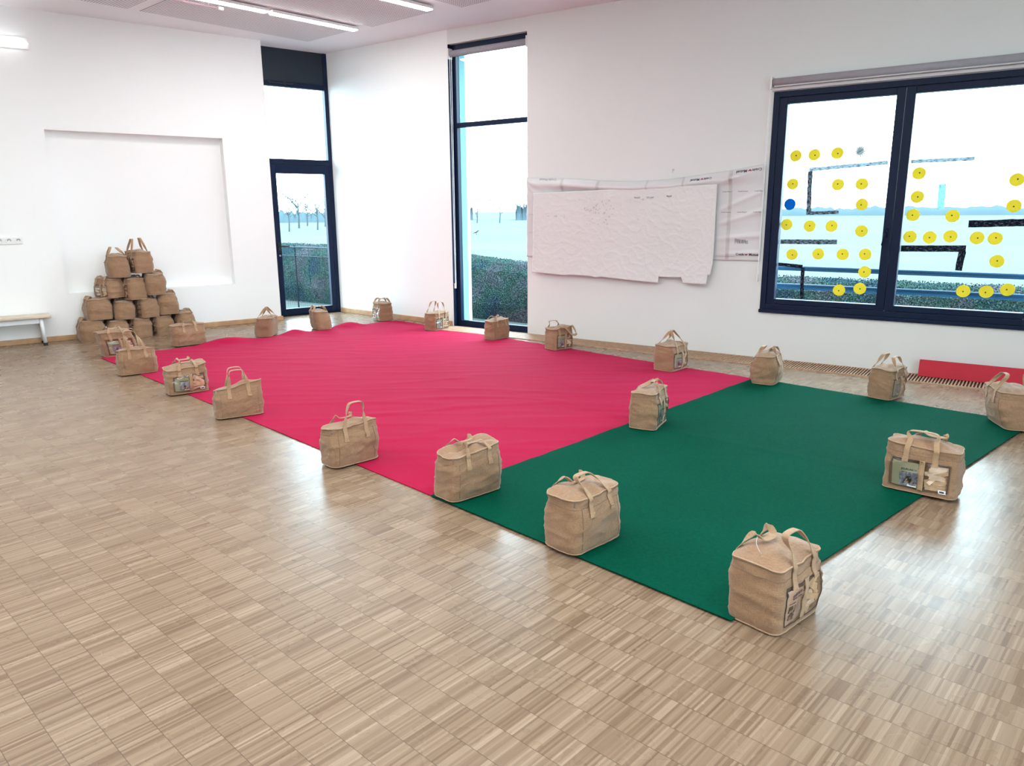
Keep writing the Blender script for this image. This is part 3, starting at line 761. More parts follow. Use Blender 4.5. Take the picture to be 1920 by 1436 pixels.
M_rail = simple('flare_blue_steel', (.003, .042, .095), .5, spec=.08)  # blue cast of the window flare put into the steel colour
t = empty('guard_rail', (0, .5, 0), label='steel guard rail outside the wide window, blue flare in its colour', cat='railing')
m = MB(); m.tube([(5.2, 0, .937), (10.5, 0, .93)], .027, 12); m.build('rail', M_rail, t, smooth=True)
m = MB(); m.tube([(5.2, 0, .737), (10.5, 0, .74)], .031, 12); m.build('rail', M_rail, t, smooth=True)
for x in (5.3, 10.4):
    m = MB(); m.box(x - .02, x + .02, -.02, .02, -.2, .95); m.build('post', M_rail, t)
M_fence = simple('galvanised_fence', (.008, .012, .018), .6, spec=.05)
t = empty('mesh_fence', (0, 1.06, 0), label='low mesh fence with steel post behind the glazed door', cat='fence')
for x in (-5.3, -2.29):
    m = MB(); m.box(x - .009, x + .009, -.009, .009, -.2, .985); m.build('post', M_fence, t)
M_wire = simple('pale_fence_wire', (.04, .05, .055), .6, spec=.05)
for z, r_ in ((.955, .013), (.80, .006), (-.045, .006)):
    m = MB(); m.tube([(-6, .0, z + .004), (-2.29, 0, z), (-.95, 0, z - .005)], r_, 8); m.build('rail', M_wire, t)
m = MB()
x = -6
while x < -.95: m.tube([(x, 0, -.15), (x, 0, .95)], .001, 4, caps=False); x += .06
z = -.1
while z < .9: m.tube([(-6, 0, z), (-.95, 0, z)], .001, 4, caps=False); z += .1
m.build('wire_mesh', M_fence, t)
# bare trees far out, the haze put into their bark colour
M_bark = simple('haze_tinted_bark', (.042, .054, .058), 1, spec=0)
def tree(loc, h, seed, label):
    rng = random.Random(seed); t = empty('bare_tree', loc, label=label, cat='tree', group='bare trees beyond the field')
    m = MB(); m.tube([(0, 0, 0), (.1, 0, h * .25), (0, .05, h * .5)], [h * .02, h * .016, h * .010], 6); m.build('trunk', M_bark, t)
    m = MB()
    def br(p, d, l, r_, k):
        e = p + d * l; mid = p + d * l * .5 + Vector((rng.uniform(-.06, .06), rng.uniform(-.06, .06), .03)) * l
        m.tube([p, mid, e], [r_, r_ * .8, r_ * .55], 4, caps=False)
        if k:
            for _ in range(3):
                nd = (d + Vector((rng.uniform(-.7, .7), rng.uniform(-.7, .7), rng.uniform(-.1, .55)))).normalized()
                br(p + d * l * rng.uniform(.55, 1), nd, l * rng.uniform(.55, .8), r_ * .6, k - 1)
    for k in range(6):
        a = k * 1.05 + rng.random()
        br(Vector((0, .02, h * rng.uniform(.22, .48))), Vector((math.cos(a), math.sin(a), rng.uniform(.5, 1.3))).normalized(), h * .26, h * .009, 3)
    m.build('branches', M_bark, t)
def polar(az, dist): return (CAM.x + dist * math.cos(R(az)), CAM.y + dist * math.sin(R(az)), -.3)
for k, (az, dist, h, lab) in enumerate(((141.3, 76, 4.0, 'hazy bare tree at the left of the door glass'), (140.6, 92, 6.0, 'tallest hazy bare tree seen through the glazed door'), (140.0, 108, 5.2, 'small hazy bare tree in the middle of the door glass'),
        (139.3, 82, 4.6, 'hazy bare tree right of the middle of the door glass'), (138.75, 100, 4.9, 'hazy bare tree at the right of the door glass'),
        (127.6, 120, 4.6, 'slender hazy bare tree left in the tall window'), (125.9, 118, 5.0, 'spreading hazy bare tree in the middle of the tall window'))):
    tree(polar(az, dist), h, 20 + k, lab)
M_far = simple('distant_woods', (.040, .058, .066), 1, spec=0)  # bluish haze of distance put into the woods colour
def woods(az0, az1, dist, h, name, label):
    m = MB(); rws = []
    n = 90
    for i in range(n + 1):
        az = az0 + (az1 - az0) * i / n; hh = h * (.8 + .22 * noise.noise(Vector((i * .35, dist, 2))) + .35 * noise.noise(Vector((i * 2.3, dist, 5))))
        r = []
        for k in range(7):
            a = math.pi * k / 6; p = polar(az, dist + h * 2 * math.cos(a)); r.append((p[0], p[1], -.4 + hh * math.sin(a)))
        rws.append(r)
    m.grid(rws); m.build(name, M_far, smooth=True, label=label, cat='woods', kind='stuff')
woods(127.9, 130.2, 170, 3.6, 'distant_woods', 'hazy wood edge at the left of the tall window')
woods(123.0, 124.7, 160, 4.2, 'distant_woods', 'hazy wood edge at the right of the tall window')
woods(86, 111, 230, 2.9, 'distant_woods', 'long hazy wood edge behind the wide window')
woods(136.5, 143.5, 150, 2.6, 'distant_woods', 'low hazy wood edge behind the door glass')
t = empty('bird', (-27.5, 39.1, -.2), R(20), label='small dark bird on the field in the tall window', cat='bird')
m = MB(); m.tube([(-.24, 0, .10), (-.13, 0, .15), (0, 0, .19), (.11, 0, .26), (.16, 0, .31), (.20, 0, .33), (.26, 0, .32)], [.012, .035, .065, .06, .04, .036, .006], 10)
m.tube([(.02, .03, .16), (.03, .03, 0)], .012, 6); m.tube([(.02, -.03, .16), (.03, -.03, 0)], .012, 6); m.build('body', M_black, t, smooth=True)
#PART3
# ------------------------------------------------------------------ linen bags of wooden planks
class Bag:
    def __init__(s, loc, yaw, label, group, w=.345, d=.205, h=.25, seed=1, front='', handles=None, bul=.02, byy=.11, tp=.10, tpx=.03,
                 lean=(0, 0), tilt=(0, 0), dome=.022, amp=.0095, crush=0, roll=0, pitch=0, lidnoise=1, nwood=8, leaflet=True, short='', pull=True, tag=False, thread=False, rim=.012):
        if front and 'short' in locals(): byy = min(byy, .10)
        s.__dict__.update(locals()); s.w, s.d, s.h = w, d, h; s.r = .038 if front else min(.052, d * .27)
        s.root = empty('linen_bag', loc, 0, label=label, cat='bag', group=group)
        s.root.rotation_euler = (pitch, roll, yaw)
        s.so = Vector((seed * 3.17, seed * 1.71, seed * 5.3))
        s.make()
    def F(s, x, y, z, out=0.0):
        w, d, h = s.w, s.d, s.h; t = z / h; tt = max(0, min(1, t))
        nx, ny = x / (w / 2), y / (d / 2)
        sc_ = 1.0
        if t < .10: sc_ -= .025 * (1 - t / .10) ** 2
        B = math.sin(math.pi * tt) ** .8
        kx = sc_ * (1 + s.bul * .5 * B * (1 - .5 * ny * ny) - s.tpx * sm(tt, .55, 1))
        ky = sc_ * (1 + s.byy * B * (1 - .75 * nx * nx) - s.tp * sm(tt, .55, 1) + s.crush * .0)
        q = Vector((x, y, z)) + s.so
        n1 = noise.noise(q * 7); n2 = noise.noise(q * 17 + Vector((3, 1, 2))); 
        cr = noise.noise(Vector((q.x * 8, q.y * 8, q.z * 26)))            # horizontal folds
        dg = noise.noise(Vector((q.x * 11 + q.z * 11, q.y * 11 - q.z * 11, q.z * 11)))
        D = s.amp * (1.1 * n1 + .5 * n2 + .55 * cr + .6 * max(0, 1 - abs(dg) * 5)) * min(1, .25 + t * 4)
        # pinched fold below the rim
        D -= .003 * math.exp(-((t - .86) / .05) ** 2)
        L = math.hypot(nx, ny) or 1
        g = min(1, L)
        ux, uy = nx / L * g, ny / L * g
        px = x * kx + (D + out) * ux + s.lean[0] * t ** 1.5
        py = y * ky + (D + out) * uy + s.lean[1] * t ** 1.5
        up = sm(tt, .5, 1)
        pz = z + up * (s.tilt[0] * x + s.tilt[1] * y + s.rim * noise.noise(Vector((x * 9, y * 9, s.seed * 2.3))))
        return Vector((px, py, pz))
    def ringpts(s, k=1.0):
        # counter-clockwise from the front right end of the straight front edge ... list of (x, y)
        hw, hd, r = s.w / 2, s.d / 2, s.r; P = []
        NX, NYY, NC = 18, 7, 5
        for i in range(NX + 1): P.append((-(hw - r) + 2 * (hw - r) * i / NX, -hd))
        for i in range(1, NC): a = -math.pi/2 + math.pi/2 * i / NC; P.append((hw - r + r*math.cos(a), -hd + r + r*math.sin(a)))
        for i in range(NYY + 1): P.append((hw, -(hd - r) + 2 * (hd - r) * i / NYY))
        for i in range(1, NC): a = math.pi/2 * i / NC; P.append((hw - r + r*math.cos(a), hd - r + r*math.sin(a)))
        for i in range(NX + 1): P.append((hw - r - 2 * (hw - r) * i / NX, hd))
        for i in range(1, NC): a = math.pi/2 + math.pi/2 * i / NC; P.append((-(hw - r) + r*math.cos(a), hd - r + r*math.sin(a)))
        for i in range(NYY + 1): P.append((-hw, hd - r - 2 * (hd - r) * i / NYY))
        for i in range(1, NC): a = math.pi + math.pi/2 * i / NC; P.append((-(hw - r) + r*math.cos(a), -(hd - r) + r*math.sin(a)))
        return [(x * k, y * k) for x, y in P]
    def win(s):
        xw = (s.w / 2 - s.r) * .985
        return -xw, xw, s.h * .09, s.h * .70
    def make(s):
        ring = s.ringpts(); h = s.h; NR = 30; x0, x1, z0, z1 = s.win(); rows = []
        for i in range(NR + 1):
            z = h * i / NR; r = []
            for x, y in ring:
                p = s.F(x, y, z)
                if s.front and abs(y + s.d / 2) < 1e-6 and x0 < x < x1 and z0 < z < z1: p.y += .019
                r.append(p)
            rows.append(r)
        m = MB(); m.grid(rows, closed_u=True)
        bot = [[s.F(x * k, y * k, 0) + Vector((0, 0, .0)) for x, y in ring] for k in (1, .5, .02)]
        m.grid(bot, closed_u=True, flip=True); m.add(bot[-1], [tuple(range(len(ring)))])
        m.build('body', M_linen, s.root, smooth=True)
        # lid
        rows = []
        for k in (1.0, .97, .9, .8, .68, .54, .40, .26, .12, .02):
            r = []
            for x, y in ring:
                p = s.F(x * k, y * k, h); q = Vector((x * k * 8, y * k * 14, s.seed * 1.9)); 
                lift = (1 - k ** 2.2)
                p.z += s.dome * lift + s.lidnoise * (.020 * noise.noise(q) + .008 * noise.noise(q * 2.3)) * (1 - k ** 3)
                r.append(p)
            rows.append(r)
        s.lidrows = rows
        m = MB(); m.grid(rows, closed_u=True); m.add(rows[-1], [tuple(range(len(ring)))])
        lid = m.build('lid', M_linen, s.root, smooth=True)
        m = MB(); m.tube([s.F(x, y, h, .0006) for x, y in ring], .0034, 6, closed=True); m.build('rim_piping', M_pipe, s.root, smooth=True)
        m = MB(); m.tube([s.F(x, y, .004, .0008) for x, y in ring], .0032, 6, closed=True); m.build('base_piping', M_linenS, s.root, smooth=True)
        m = MB(); m.tube([s.F(x, y, h * .975, .0006) for x, y in ring], .0022, 5, closed=True); m.build('zip', M_seam, s.root, smooth=True)
        m = MB(); m.tube([s.F(x, y, h * .83, .0002) for x, y in ring], .0013, 4, closed=True); m.build('collar_seam', M_seam, s.root, smooth=True)
        # vertical side seams, one per long face end
        for sx, sy in ((1, 1), (-1, 1)) + (() if s.front else ((1, -1), (-1, -1))):
            m = MB(); xx = sx * (s.w / 2 - s.r * .9)
            m.tube([s.F(xx, sy * s.d / 2, h * k / 12, .0004) for k in range(1, 11)], .0014, 4); m.build('side_seam', M_seam, s.root, smooth=True)
        if s.pull:
            p = s.F(s.w / 2 - s.r * .4, (s.d / 2 - s.r * .4), h * .965, .006); m = MB()
            m.box(p.x - .003, p.x + .003, p.y - .002, p.y + .002, p.z - .022, p.z); m.box(p.x - .004, p.x + .004, p.y - .003, p.y + .003, p.z - .003, p.z + .005)
            m.build('zip_pull', M_zipm, s.root)
        hs = s.handles or [('fold', {}), ('fold', {})]
        for sg, (kind, kw) in zip((-1, 1), hs): s.handle(sg, kind, **kw)
        if s.front: s.window()
        if s.thread:
            m = MB(); p = s.F(-s.w * .35, 0, h) + Vector((0, 0, .02)); m.tube(catmull([p, p + Vector((-.02, .0, .02)), p + Vector((-.028, .01, .05)), p + Vector((-.025, .01, .075))], 5), .0009, 5); m.build('loose_thread', M_white, s.root)
    def handle(s, sg, kind, hh=None, lx=0., ly=None, sp=.035, a=.072, mid=None, wv=None):
        y = sg * s.d / 2; h = s.h
        if kind == 'fold': hh = .034 if hh is None else hh; ly = -sg * .075 if ly is None else ly
        if kind == 'up': hh = .105 if hh is None else hh; ly = -sg * .03 if ly is None else ly
        if kind == 'peak': hh = .115 if hh is None else hh; ly = -sg * (s.d / 2 - .012) if ly is None else ly; sp = .018
        if kind == 'hang': hh = -.05 if hh is None else hh; ly = sg * .075 if ly is None else ly
        def leg(sx):
            x = sx * a
            P = [s.F(x, y, h * .70, .004), s.F(x, y, h * .80, .004), s.F(x, y, h * .90, .005), s.F(x, y, h * .99, .008)]
            r0 = s.F(x, y, h, .006); top = Vector((sx * sp + lx, y + ly + s.lean[1], h + hh)); top.x += s.lean[0]
            if kind == 'fold':
                b = r0.lerp(top, .5); b.z = max(b.z, h + .5 * hh + s.dome * .8 + .012); P += [b]
            elif kind == 'hang':
                b = r0.lerp(top, .45); b.z = r0.z + .014; P += [b]
            else:
                b = r0.lerp(top, .42); b.x = r0.x * .72 + top.x * .28; P += [b]
                b2 = r0.lerp(top, .82); b2.x = sx * sp * 1.35 + (top.x - sx * sp) * .82 + r0.x * .1; P += [b2]
            return P + [top]
        A = leg(-1); Bq = leg(1)
        pts = catmull(A + Bq[::-1], 6); n = len(pts); hw = .0135; th = .0018
        L = 0; acc = [0]
        for i in range(1, n): L += (pts[i] - pts[i-1]).length; acc.append(L)
        rows = []
        for i, p in enumerate(pts):
            t = (pts[min(n-1, i+1)] - pts[max(0, i-1)]).normalized(); u = acc[i] / L
            f = sm(u, .12, .42) * (1 - sm(u, .58, .88))
            side = Vector((1 if u < .5 else 1, 0, 0))
            if kind == 'fold': tgt = Vector((0, 1, .15)) 
            elif kind == 'hang': tgt = Vector((.15, .55, .8))
            else: tgt = Vector((0, 1, .0)) if wv is None else Vector(wv)
            wd = side.lerp(tgt, f); wd = wd - t * wd.dot(t)
            if wd.length < 1e-3: wd = Vector((0, 1, 0))
            wd.normalize(); nn = t.cross(wd).normalized()
            rows.append([p - wd*hw - nn*th, p + wd*hw - nn*th, p + wd*hw + nn*th, p - wd*hw + nn*th])
        m = MB(); m.grid(rows, closed_u=True); m.add(rows[0], [(0, 1, 2, 3)]); m.add(rows[-1], [(3, 2, 1, 0)])
        o = m.build('handle', M_linenS, s.root)
        for sx in (-1, 1):
            m = MB(); rws = [[s.F(sx * a + dx, y, h * .66 + .006 * k, .0068) for dx in (-.0145, 0, .0145)] for k in range(5)]
            m.grid(rws); q = m.build('stitched_patch', M_linenS, o); md = q.modifiers.new('thickness', 'SOLIDIFY'); md.thickness = .003; md.offset = 0
    def fpt(s, x, z, rec):           # a point behind the clear front
        p = s.F(x, -s.d / 2, z); p.y += rec; return p
    def world(s, o):
        o.matrix_world = s.root.matrix_basis.copy(); return o
    def window(s):
        x0, x1, z0, z1 = s.win(); xm = .012; g = .012
        def sheet(name, xa, xb, za, zb, rec, mat, nx=14, nz=12, parent=s.root, **k):
            rws = [[s.fpt(xa + (xb - xa) * i / nx, za + (zb - za) * j / nz, rec) for i in range(nx + 1)] for j in range(nz + 1)]
            m = MB(); m.grid(rws); return m.build(name, mat, parent, smooth=True, **k)
        sheet('clear_window', x0 - .008, x1 + .008, z0 - .006, z1 + .008, -.0016, M_pvc, 20, 14)
        o = sheet('window_band', xm - .014, xm + .014, z0 - .004, z1 + .01, -.0034, M_linenS, 3, 14); md = o.modifiers.new('thickness', 'SOLIDIFY'); md.thickness = .002
        m = MB(); c = [(x0, z0 + .01), (x0 - .002, (z0+z1)/2), (x0 + .004, z1), (xm - .02, z1 + .004), (x1 - .004, z1), (x1 + .002, (z0+z1)/2), (x1, z0 + .01), (xm, z0)]
        pts = []
        for i, (xa, za) in enumerate(c):
            xb, zb = c[(i+1) % len(c)]
            for k in range(8): pts.append(s.fpt(xa + (xb-xa)*k/8, za + (zb-za)*k/8, -.002))
        m.tube(pts, .0016, 5, closed=True); m.build('window_seam', simple_dark, s.root, smooth=True)
        rng = random.Random(s.seed * 13 + 1)
        # planks behind the clear front
        first = None
        for k in range(s.nwood):
            L = rng.uniform(.075, .11); th = .0075; wd = rng.choice((.022, .022, .012)); lay = k % 3
            ang = rng.choice((rng.gauss(0, .12), rng.gauss(-.5, .35), rng.gauss(.5, .5)))
            zc = z0 + .014 + (z1 - z0 - .03) * ((k + .5) / s.nwood) + rng.uniform(-.008, .008)
            lo, hi = xm + .014 + L/2*abs(math.cos(ang)), x1 - L/2*abs(math.cos(ang)) - .002
            if 'L' in s.front and k % 3 == 0: lo, hi = x0 + L/2, xm - .014 - L/2
            xc = (lo + hi) / 2 if hi < lo else rng.uniform(lo, hi)
            c = s.fpt(xc, max(z0 + .012, min(z1 - .012, zc)), .009 + .004 * lay)
            u = Vector((math.cos(ang), 0, math.sin(ang))); v = Vector((-math.sin(ang), 0, math.cos(ang))); n_ = Vector((0, 1, 0))
            # follow the curve of the front
            e = s.fpt(xc + .03, zc, 0) - s.fpt(xc - .03, zc, 0); u = (u + Vector((0, e.y / .06 * math.cos(ang), 0))).normalized()
            hl = min(L / 2, max(.025, (x1 - xm) / 2 * .96 / max(.3, abs(math.cos(ang)))))
            ca_, sa_ = max(.05, abs(math.cos(ang))), max(.05, abs(math.sin(ang)))
            hi_, lo_ = (x1 - .004, xm + .014) if not ('L' in s.front and k % 3 == 0) else (xm - .014, x0 + .004)
            zcc = max(z0 + .012, min(z1 - .012, zc))
            hl = max(.018, min(hl, (hi_ - xc) / ca_, (xc - lo_) / ca_, (z1 - .002 - zcc) / sa_, (zcc - z0 - .002) / sa_))
            m = MB(); B = [c + u*a_*hl + v*b_*wd/2 + n_*d_*th/2 for d_ in (-1, 1) for a_, b_ in ((-1,-1),(1,-1),(1,1),(-1,1))]
            m.add(B, [(0,3,2,1),(4,5,6,7),(0,1,5,4),(1,2,6,5),(2,3,7,6),(3,0,4,7)])
            o = m.build('wooden_plank', M_wood if rng.random() < .6 else M_woodp, label='bare wooden plank in the window of the ' + s.short, cat='plank', group='planks in the ' + s.short)
            s.world(o)
        if s.leaflet:
            xa, xb, za, zb = x0 + .010, xm - .016, z0 + .008, z1 - .014
            lf = sheet('leaflet', xa, xb, za, zb, .003, M_leaf, 8, 8, None, label='printed leaflet in the window of the ' + s.short, cat='leaflet')
            s.world(lf)
            def patch(name, ua, ub, va, vb, mat, rec=.0022):
                X = lambda u: xa + (xb - xa) * u; Z = lambda v: za + (zb - za) * v
                return sheet(name, X(ua), X(ub), Z(va), Z(vb), rec, mat, 5, 5, lf)
            if s.leaflet == 'text':
                patch('photo', .12, .50, .12, .56, M_pic)
                for k in range(9): patch('text_line', .56, .94 - .1 * (k % 3 == 2), .50 - .045 * k, .515 - .045 * k, M_inkg)
                patch('text_line', .10, .50, .62, .645, M_ink2); patch('text_line', .62, .90, .64, .655, M_inkg)
                s.word(lf, 'JOUÉCABOIS', xa + (xb-xa)*.55, za + (zb-za)*.86, (xb-xa)*.72, M_ink2)
                s.word(lf, 'GRAND ATELIER', xa + (xb-xa)*.55, za + (zb-za)*.76, (xb-xa)*.60, M_ink2)
                patch('corner_mark', -.10, .04, .86, .98, M_ink, .0015)
            else:
                patch('photo', .30, 1.0, .04, .62, M_pic2)
                X = lambda u: xa + (xb - xa) * u; Z = lambda v: za + (zb - za) * v
                m = MB(); tri = [(.66, .56), (.55, .34), (.42, .12), (.90, .12), (.78, .32)]
                m.add([s.fpt(X(u), Z(v), .0012) for u, v in tri], [(0, 1, 4), (1, 2, 3, 4)]); m.build('picture', M_pic, lf)
                s.word(lf, 'JOUÉCABOIS', X(.66), Z(.71), (xb-xa)*.62, M_green_ink)
                patch('white_strip', .64, .98, .02, .12, M_white, .001)
        if s.tag:
            o = sheet('label_tag', x1 - .042, x1 - .004, z0 + .004, z0 + .024, -.003, M_white, 3, 3)
            sheet('tag_print', x1 - .036, x1 - .012, z0 + .010, z0 + .018, -.0038, M_ink, 2, 2)
    def word(s, parent, body, x, z, width, mat):
        p = s.fpt(x, z, .0002); e = s.fpt(x + .02, z, 0) - s.fpt(x - .02, z, 0)
        return text(body, p, .02, mat, parent, (R(90), 0, math.atan2(e.y, e.x)), width=width, bold=.0006)
simple_dark = simple('dark_binding', (.05, .035, .028), .7)
def pic_mat(name, a, b, c):
    m = NT(name); o = m.obj(); f = m.noise(m.mapping(o, (60, 1, 45)), 1, 2, .6)
    m.set(color=m.ramp(f, [(.42, a), (.50, b), (.60, c)]), rough=.35); return m.m
M_pic = pic_mat('printed_photo', (.02, .015, .015), (.10, .06, .05), (.42, .28, .20))
M_pic2 = pic_mat('printed_grey_photo', (.16, .15, .19), (.22, .21, .25), (.30, .29, .33))
M_ink2 = simple('purple_ink', (.055, .02, .055), .6); M_green_ink = simple('green_ink', (.01, .075, .035), .6)
M_leafT = simple('cream_leaflet', (.56, .36, .25), .4, .06, 20); M_leafG = simple('olive_leaflet', (.34, .31, .19), .4, .06, 20)
M_leaf = M_leafG
UP = lambda **k: ('up', k); FO = lambda **k: ('fold', k); PK = lambda **k: ('peak', k); HG = lambda **k: ('hang', k)
ZC = .0105; ZG = .0175
def corner_bag(B, alpha, face, w, d, h, z, **k):
    """B: floor point of the nearest bottom corner, alpha: direction (deg) of the long visible edge seen to its right."""
    if face == 'front': yaw = R(alpha); c = Vector((w / 2, d / 2, 0))
    elif face == 'back': yaw = R(alpha + 180); c = Vector((-w / 2, -d / 2, 0))
    elif face == 'frontL': yaw = R(alpha + 180); c = Vector((-w / 2, d / 2, 0))     # long face to the left, alpha runs from the corner to the left
    elif face == 'backL': yaw = R(alpha); c = Vector((w / 2, -d / 2, 0))
    c.rotate(Matrix.Rotation(yaw, 3, 'Z'))
    p = Vector((B[0], B[1], z)) + c - c.normalized() * .012
    return Bag(p, yaw, w=w, d=d, h=h, **k)
GC = 'linen bags set around the carpets'
corner_bag((.53, -3.90), 78, 'front', .34, .21, .27, ZC, seed=1, front='F', handles=[FO(), FO()], lean=(-.05, .0), label='linen bag with shiny clear window standing at the far left carpet corner', group=GC, short='bag at the far left carpet corner', nwood=7, tp=.0, bul=.1)
corner_bag((1.627, -4.325), 73, 'back', .352, .19, .235, ZC, seed=2, handles=[UP(hh=.20, ly=.03, lx=.03), UP(hh=.20, ly=-.01, lx=.06)], label='linen bag with tall upright handles in front of the bag pile', group=GC, tp=.25, tilt=(0, .12))
M_leaf = M_leafG
corner_bag((2.80, -4.51), 73, 'front', .341, .20, .235, ZC, seed=3, front='F', handles=[FO(), FO(hh=.05)], tag=True, label='linen bag showing leaflet and stacked planks at the left carpet edge', group=GC, short='bag at the left carpet edge', nwood=10, tp=.1, tilt=(.12, .05))
corner_bag((3.84, -4.74), 66, 'back', .355, .16, .235, ZC, seed=4, handles=[UP(hh=.135, ly=.03, lx=.0), UP(hh=.135, ly=-.01, lx=.01)], label='slim linen bag with high round handles at the left edge of the red carpet', group=GC, tp=.35, tilt=(-.16, .15), bul=.03)
corner_bag((5.45, -5.02), 77, 'back', .345, .19, .245, ZC, seed=5, handles=[FO(hh=.03, ly=.05), UP(hh=.145, ly=-.03, lx=-.02)], label='linen bag with one handle up, half on the floor beside the red carpet', group=GC, tilt=(-.05, .10), tp=.2, dome=.02)
corner_bag((6.43, -5.055), 76, 'back', .363, .20, .265, ZG, seed=6, handles=[FO(hh=.03), FO(hh=.028)], label='linen bag with folded down handles where red and green carpet meet at the floor', group=GC, tilt=(-.10, -.02), lean=(0, .01), dome=.014, lidnoise=1.5)
corner_bag((7.30, -5.24), 79, 'back', .354, .215, .262, ZG, seed=7, handles=[FO(hh=.03), UP(hh=.085, ly=-.085, lx=.04)], label='plain linen bag at the front left edge of the green carpet', group=GC, dome=.026)
M_leaf = M_leafT
corner_bag((8.242, -5.371), 76, 'front', .325, .225, .262, .004, seed=8, front='F', handles=[UP(hh=.125, ly=.03, lx=-.06), FO(hh=.045)], leaflet='text', thread=True, label='largest nearest linen bag showing a printed leaflet at the front corner', group=GC, short='bag nearest the camera', nwood=10, dome=.034, tp=.04, tag=False)
M_leaf = M_leafG
corner_bag((8.65, -3.520), 174.5, 'frontL', .372, .19, .268, ZG, seed=9, front='F', handles=[UP(hh=.075, ly=.05, lx=-.01, sp=.05), FO(hh=.045, lx=.05)], tag=True, label='linen bag with planks and leaflet in its clear window at the right carpet edge', group=GC, short='bag at the right carpet edge', nwood=24, dome=.02, tilt=(-.04, 0), tp=.04)
corner_bag((8.83, -1.79), 112, 'backL', .37, .25, .26, ZG, seed=10, handles=[UP(hh=.09, ly=.0, lx=.05), UP(hh=.115, ly=-.07, lx=-.03)], label='linen bag leaning outward at the right picture edge before the red board', group=GC, lean=(.04, .05), dome=.03, byy=.3)
corner_bag((7.998, -1.321), 74, 'front', .30, .19, .25, ZG, seed=11, front='F', handles=[UP(hh=.09, ly=.06, lx=.02), UP(hh=.11, ly=-.06, lx=0)], label='linen bag with raised handles at the wall side of the green carpet', group=GC, short='bag left of the red board', nwood=5, tp=.05)
corner_bag((7.047, -1.297), 92, 'back', .31, .20, .255, ZG, seed=12, handles=[UP(hh=.08, ly=.07, lx=.03), FO(hh=.05)], label='rounded linen bag where red and green carpet meet near the window wall', group=GC, byy=.3, bul=.15, tp=.16, dome=.035)
corner_bag((6.043, -1.218), 82, 'front', .33, .215, .25, ZC, seed=13, front='F', handles=[PK(hh=.14, ly=.09, lx=-.03), PK(hh=.13, ly=-.115, lx=-.03)], label='linen bag with handles meeting in a peak near the middle of the window wall', group=GC, short='bag with the peaked handles', nwood=5)
corner_bag((6.759, -3.187), 99, 'front', .345, .20, .265, ZG, seed=14, front='F', handles=[FO(hh=.055, lx=.02), UP(hh=.055, ly=-.12, lx=.04)], label='linen bag standing inside the ring on the red and green carpet border', group=GC, short='bag on the carpet border inside the ring', nwood=5, byy=.3)
corner_bag((4.469, -.848), 71, 'front', .29, .20, .245, ZC, seed=15, front='F', handles=[HG(hh=-.07, ly=-.05, lx=.10), UP(hh=.075, ly=-.05, lx=-.05)], label='linen bag with one handle hanging off its side near the white sheet', group=GC, short='bag with the hanging handle', nwood=6, dome=.014, tilt=(.06, .02))
corner_bag((3.46, -.668), 80, 'back', .31, .17, .235, ZC, seed=16, handles=[FO(hh=.04), FO(hh=.025)], label='plain linen bag with a flat top in front of the tall window', group=GC, tilt=(-.03, .02), dome=.012, tp=.05)
corner_bag((2.37, -.499), 90, 'front', .325, .19, .225, ZC, seed=17, front='F', handles=[UP(hh=.14, ly=.03, lx=.0), UP(hh=.145, ly=-.03, lx=.02)], label='linen bag with thin arched handles left of the tall window', group=GC, short='bag left of the tall window', nwood=5, tp=-.05, tilt=(0, 0))
corner_bag((1.124, -.24), 160, 'frontL', .30, .20, .25, ZC + .004, seed=18, front='FL', handles=[FO(hh=.06, lx=0), FO(hh=.055)], label='linen bag full of planks in front of the back wall corner', group=GC, short='bag near the back wall', nwood=12, leaflet=False)
corner_bag((.98, -1.293), 156, 'backL', .32, .205, .235, ZC, seed=19, handles=[FO(hh=.06), UP(hh=.07, ly=-.06, lx=.06)], label='linen bag leaning in front of the glazed door', group=GC, lean=(.035, .02), dome=.02)
corner_bag((.90, -2.00), 128, 'back', .36, .21, .235, ZC, seed=20, handles=[PK(hh=.12, ly=.10, lx=.03), PK(hh=.135, ly=-.10, lx=.03)], label='linen bag with pointed raised handles left of the glazed door', group=GC, lean=(.02, .03), bul=.1)
corner_bag((.56, -3.10), 78, 'back', .392, .19, .24, ZC + .004, seed=21, handles=[FO(hh=.04), FO(hh=.03)], label='wide linen bag with flat handles at the right foot of the bag pile', group=GC, tp=.3)

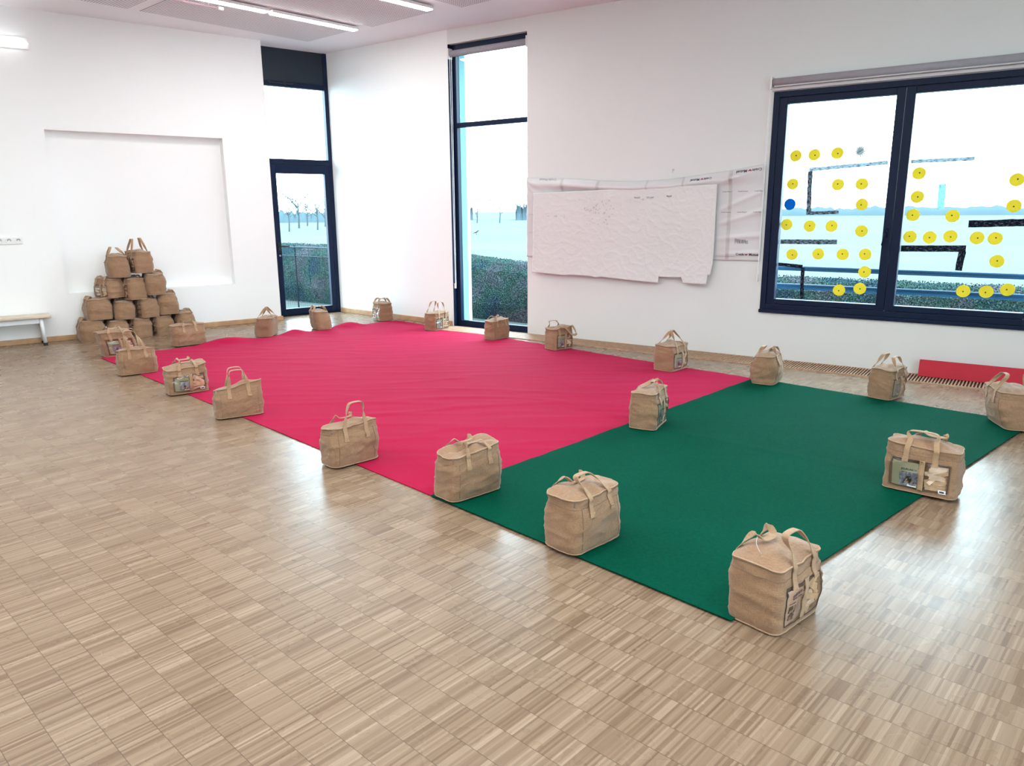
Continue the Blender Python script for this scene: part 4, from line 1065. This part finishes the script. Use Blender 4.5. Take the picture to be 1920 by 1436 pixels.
# ---- the pyramid of bags against the left wall (rows from the floor up)
GP = 'linen bags stacked in the pyramid'
def pile(s_, z, yaw, h, seed, label, front='', off=.225, w=.35, d=.228, **k):
    p = LP(s_, off, z)
    k.setdefault('handles', [FO(hh=.02), FO(hh=.022)]); k.setdefault('dome', .016); k.setdefault('tp', .16); k.setdefault('tpx', .08); k.setdefault('byy', .10); k.setdefault('bul', .10)
    Bag(p, R(yaw), label=label, group=GP, w=w, d=d, h=h, seed=seed, front=front, pull=False, lidnoise=.5, rim=.02, amp=.009, **k)
pile(3.475, 0, 162, .255, 31, 'leftmost bag in the bottom row of the pyramid', d=.27)
pile(3.19, 0, 165, .235, 32, 'second bag from the left in the bottom row of the pyramid')
pile(2.93, 0, -6, .235, 33, 'middle bag in the bottom row of the pyramid', front='FL', short='middle bottom bag of the pyramid', nwood=6, leaflet=False)
pile(2.665, 0, -4, .25, 34, 'fourth bag from the left in the bottom row of the pyramid', front='FL', short='fourth bottom bag of the pyramid', nwood=6, leaflet=False)
pile(2.37, .0, -12, .27, 35, 'rightmost bag in the bottom row, set back behind the flat handled bag', off=.2)
pile(3.375, .262, 166, .255, 36, 'left bag in the second row of the pyramid', d=.27, roll=R(3))
pile(3.09, .250, 162, .225, 37, 'second bag from the left in the second row of the pyramid')
pile(2.825, .252, -4, .235, 38, 'third bag from the left in the second row of the pyramid', front='FL', short='third bag of the second pyramid row', nwood=6, leaflet=False)
pile(2.555, .272, 158, .265, 39, 'right bag in the second row of the pyramid')
pile(3.21, .528, 10, .235, 40, 'left bag in the third row with planks showing in its window', front='FL', short='left bag of the third pyramid row', nwood=9, leaflet=False, w=.30, d=.24)
pile(2.955, .492, -3, .262, 41, 'middle bag in the third row of the pyramid', front='FL', short='middle bag of the third pyramid row', nwood=6, leaflet=False)
pile(2.685, .548, 160, .262, 42, 'right bag in the third row of the pyramid', roll=R(-4))
pile(3.085, .780, 160, .265, 43, 'left bag on top of the pyramid', handles=[PK(hh=.10, ly=.10, lx=.02), PK(hh=.11, ly=-.06, lx=.0)], dome=.03, d=.23, off=.21)
pile(2.835, .822, -4, .265, 44, 'right bag on top of the pyramid with handles pulled up', front='FL', short='right top bag of the pyramid', nwood=6, leaflet=False, handles=[PK(hh=.16, ly=.05, lx=.02), PK(hh=.17, ly=-.08, lx=.02)], dome=.03, d=.23, off=.21)
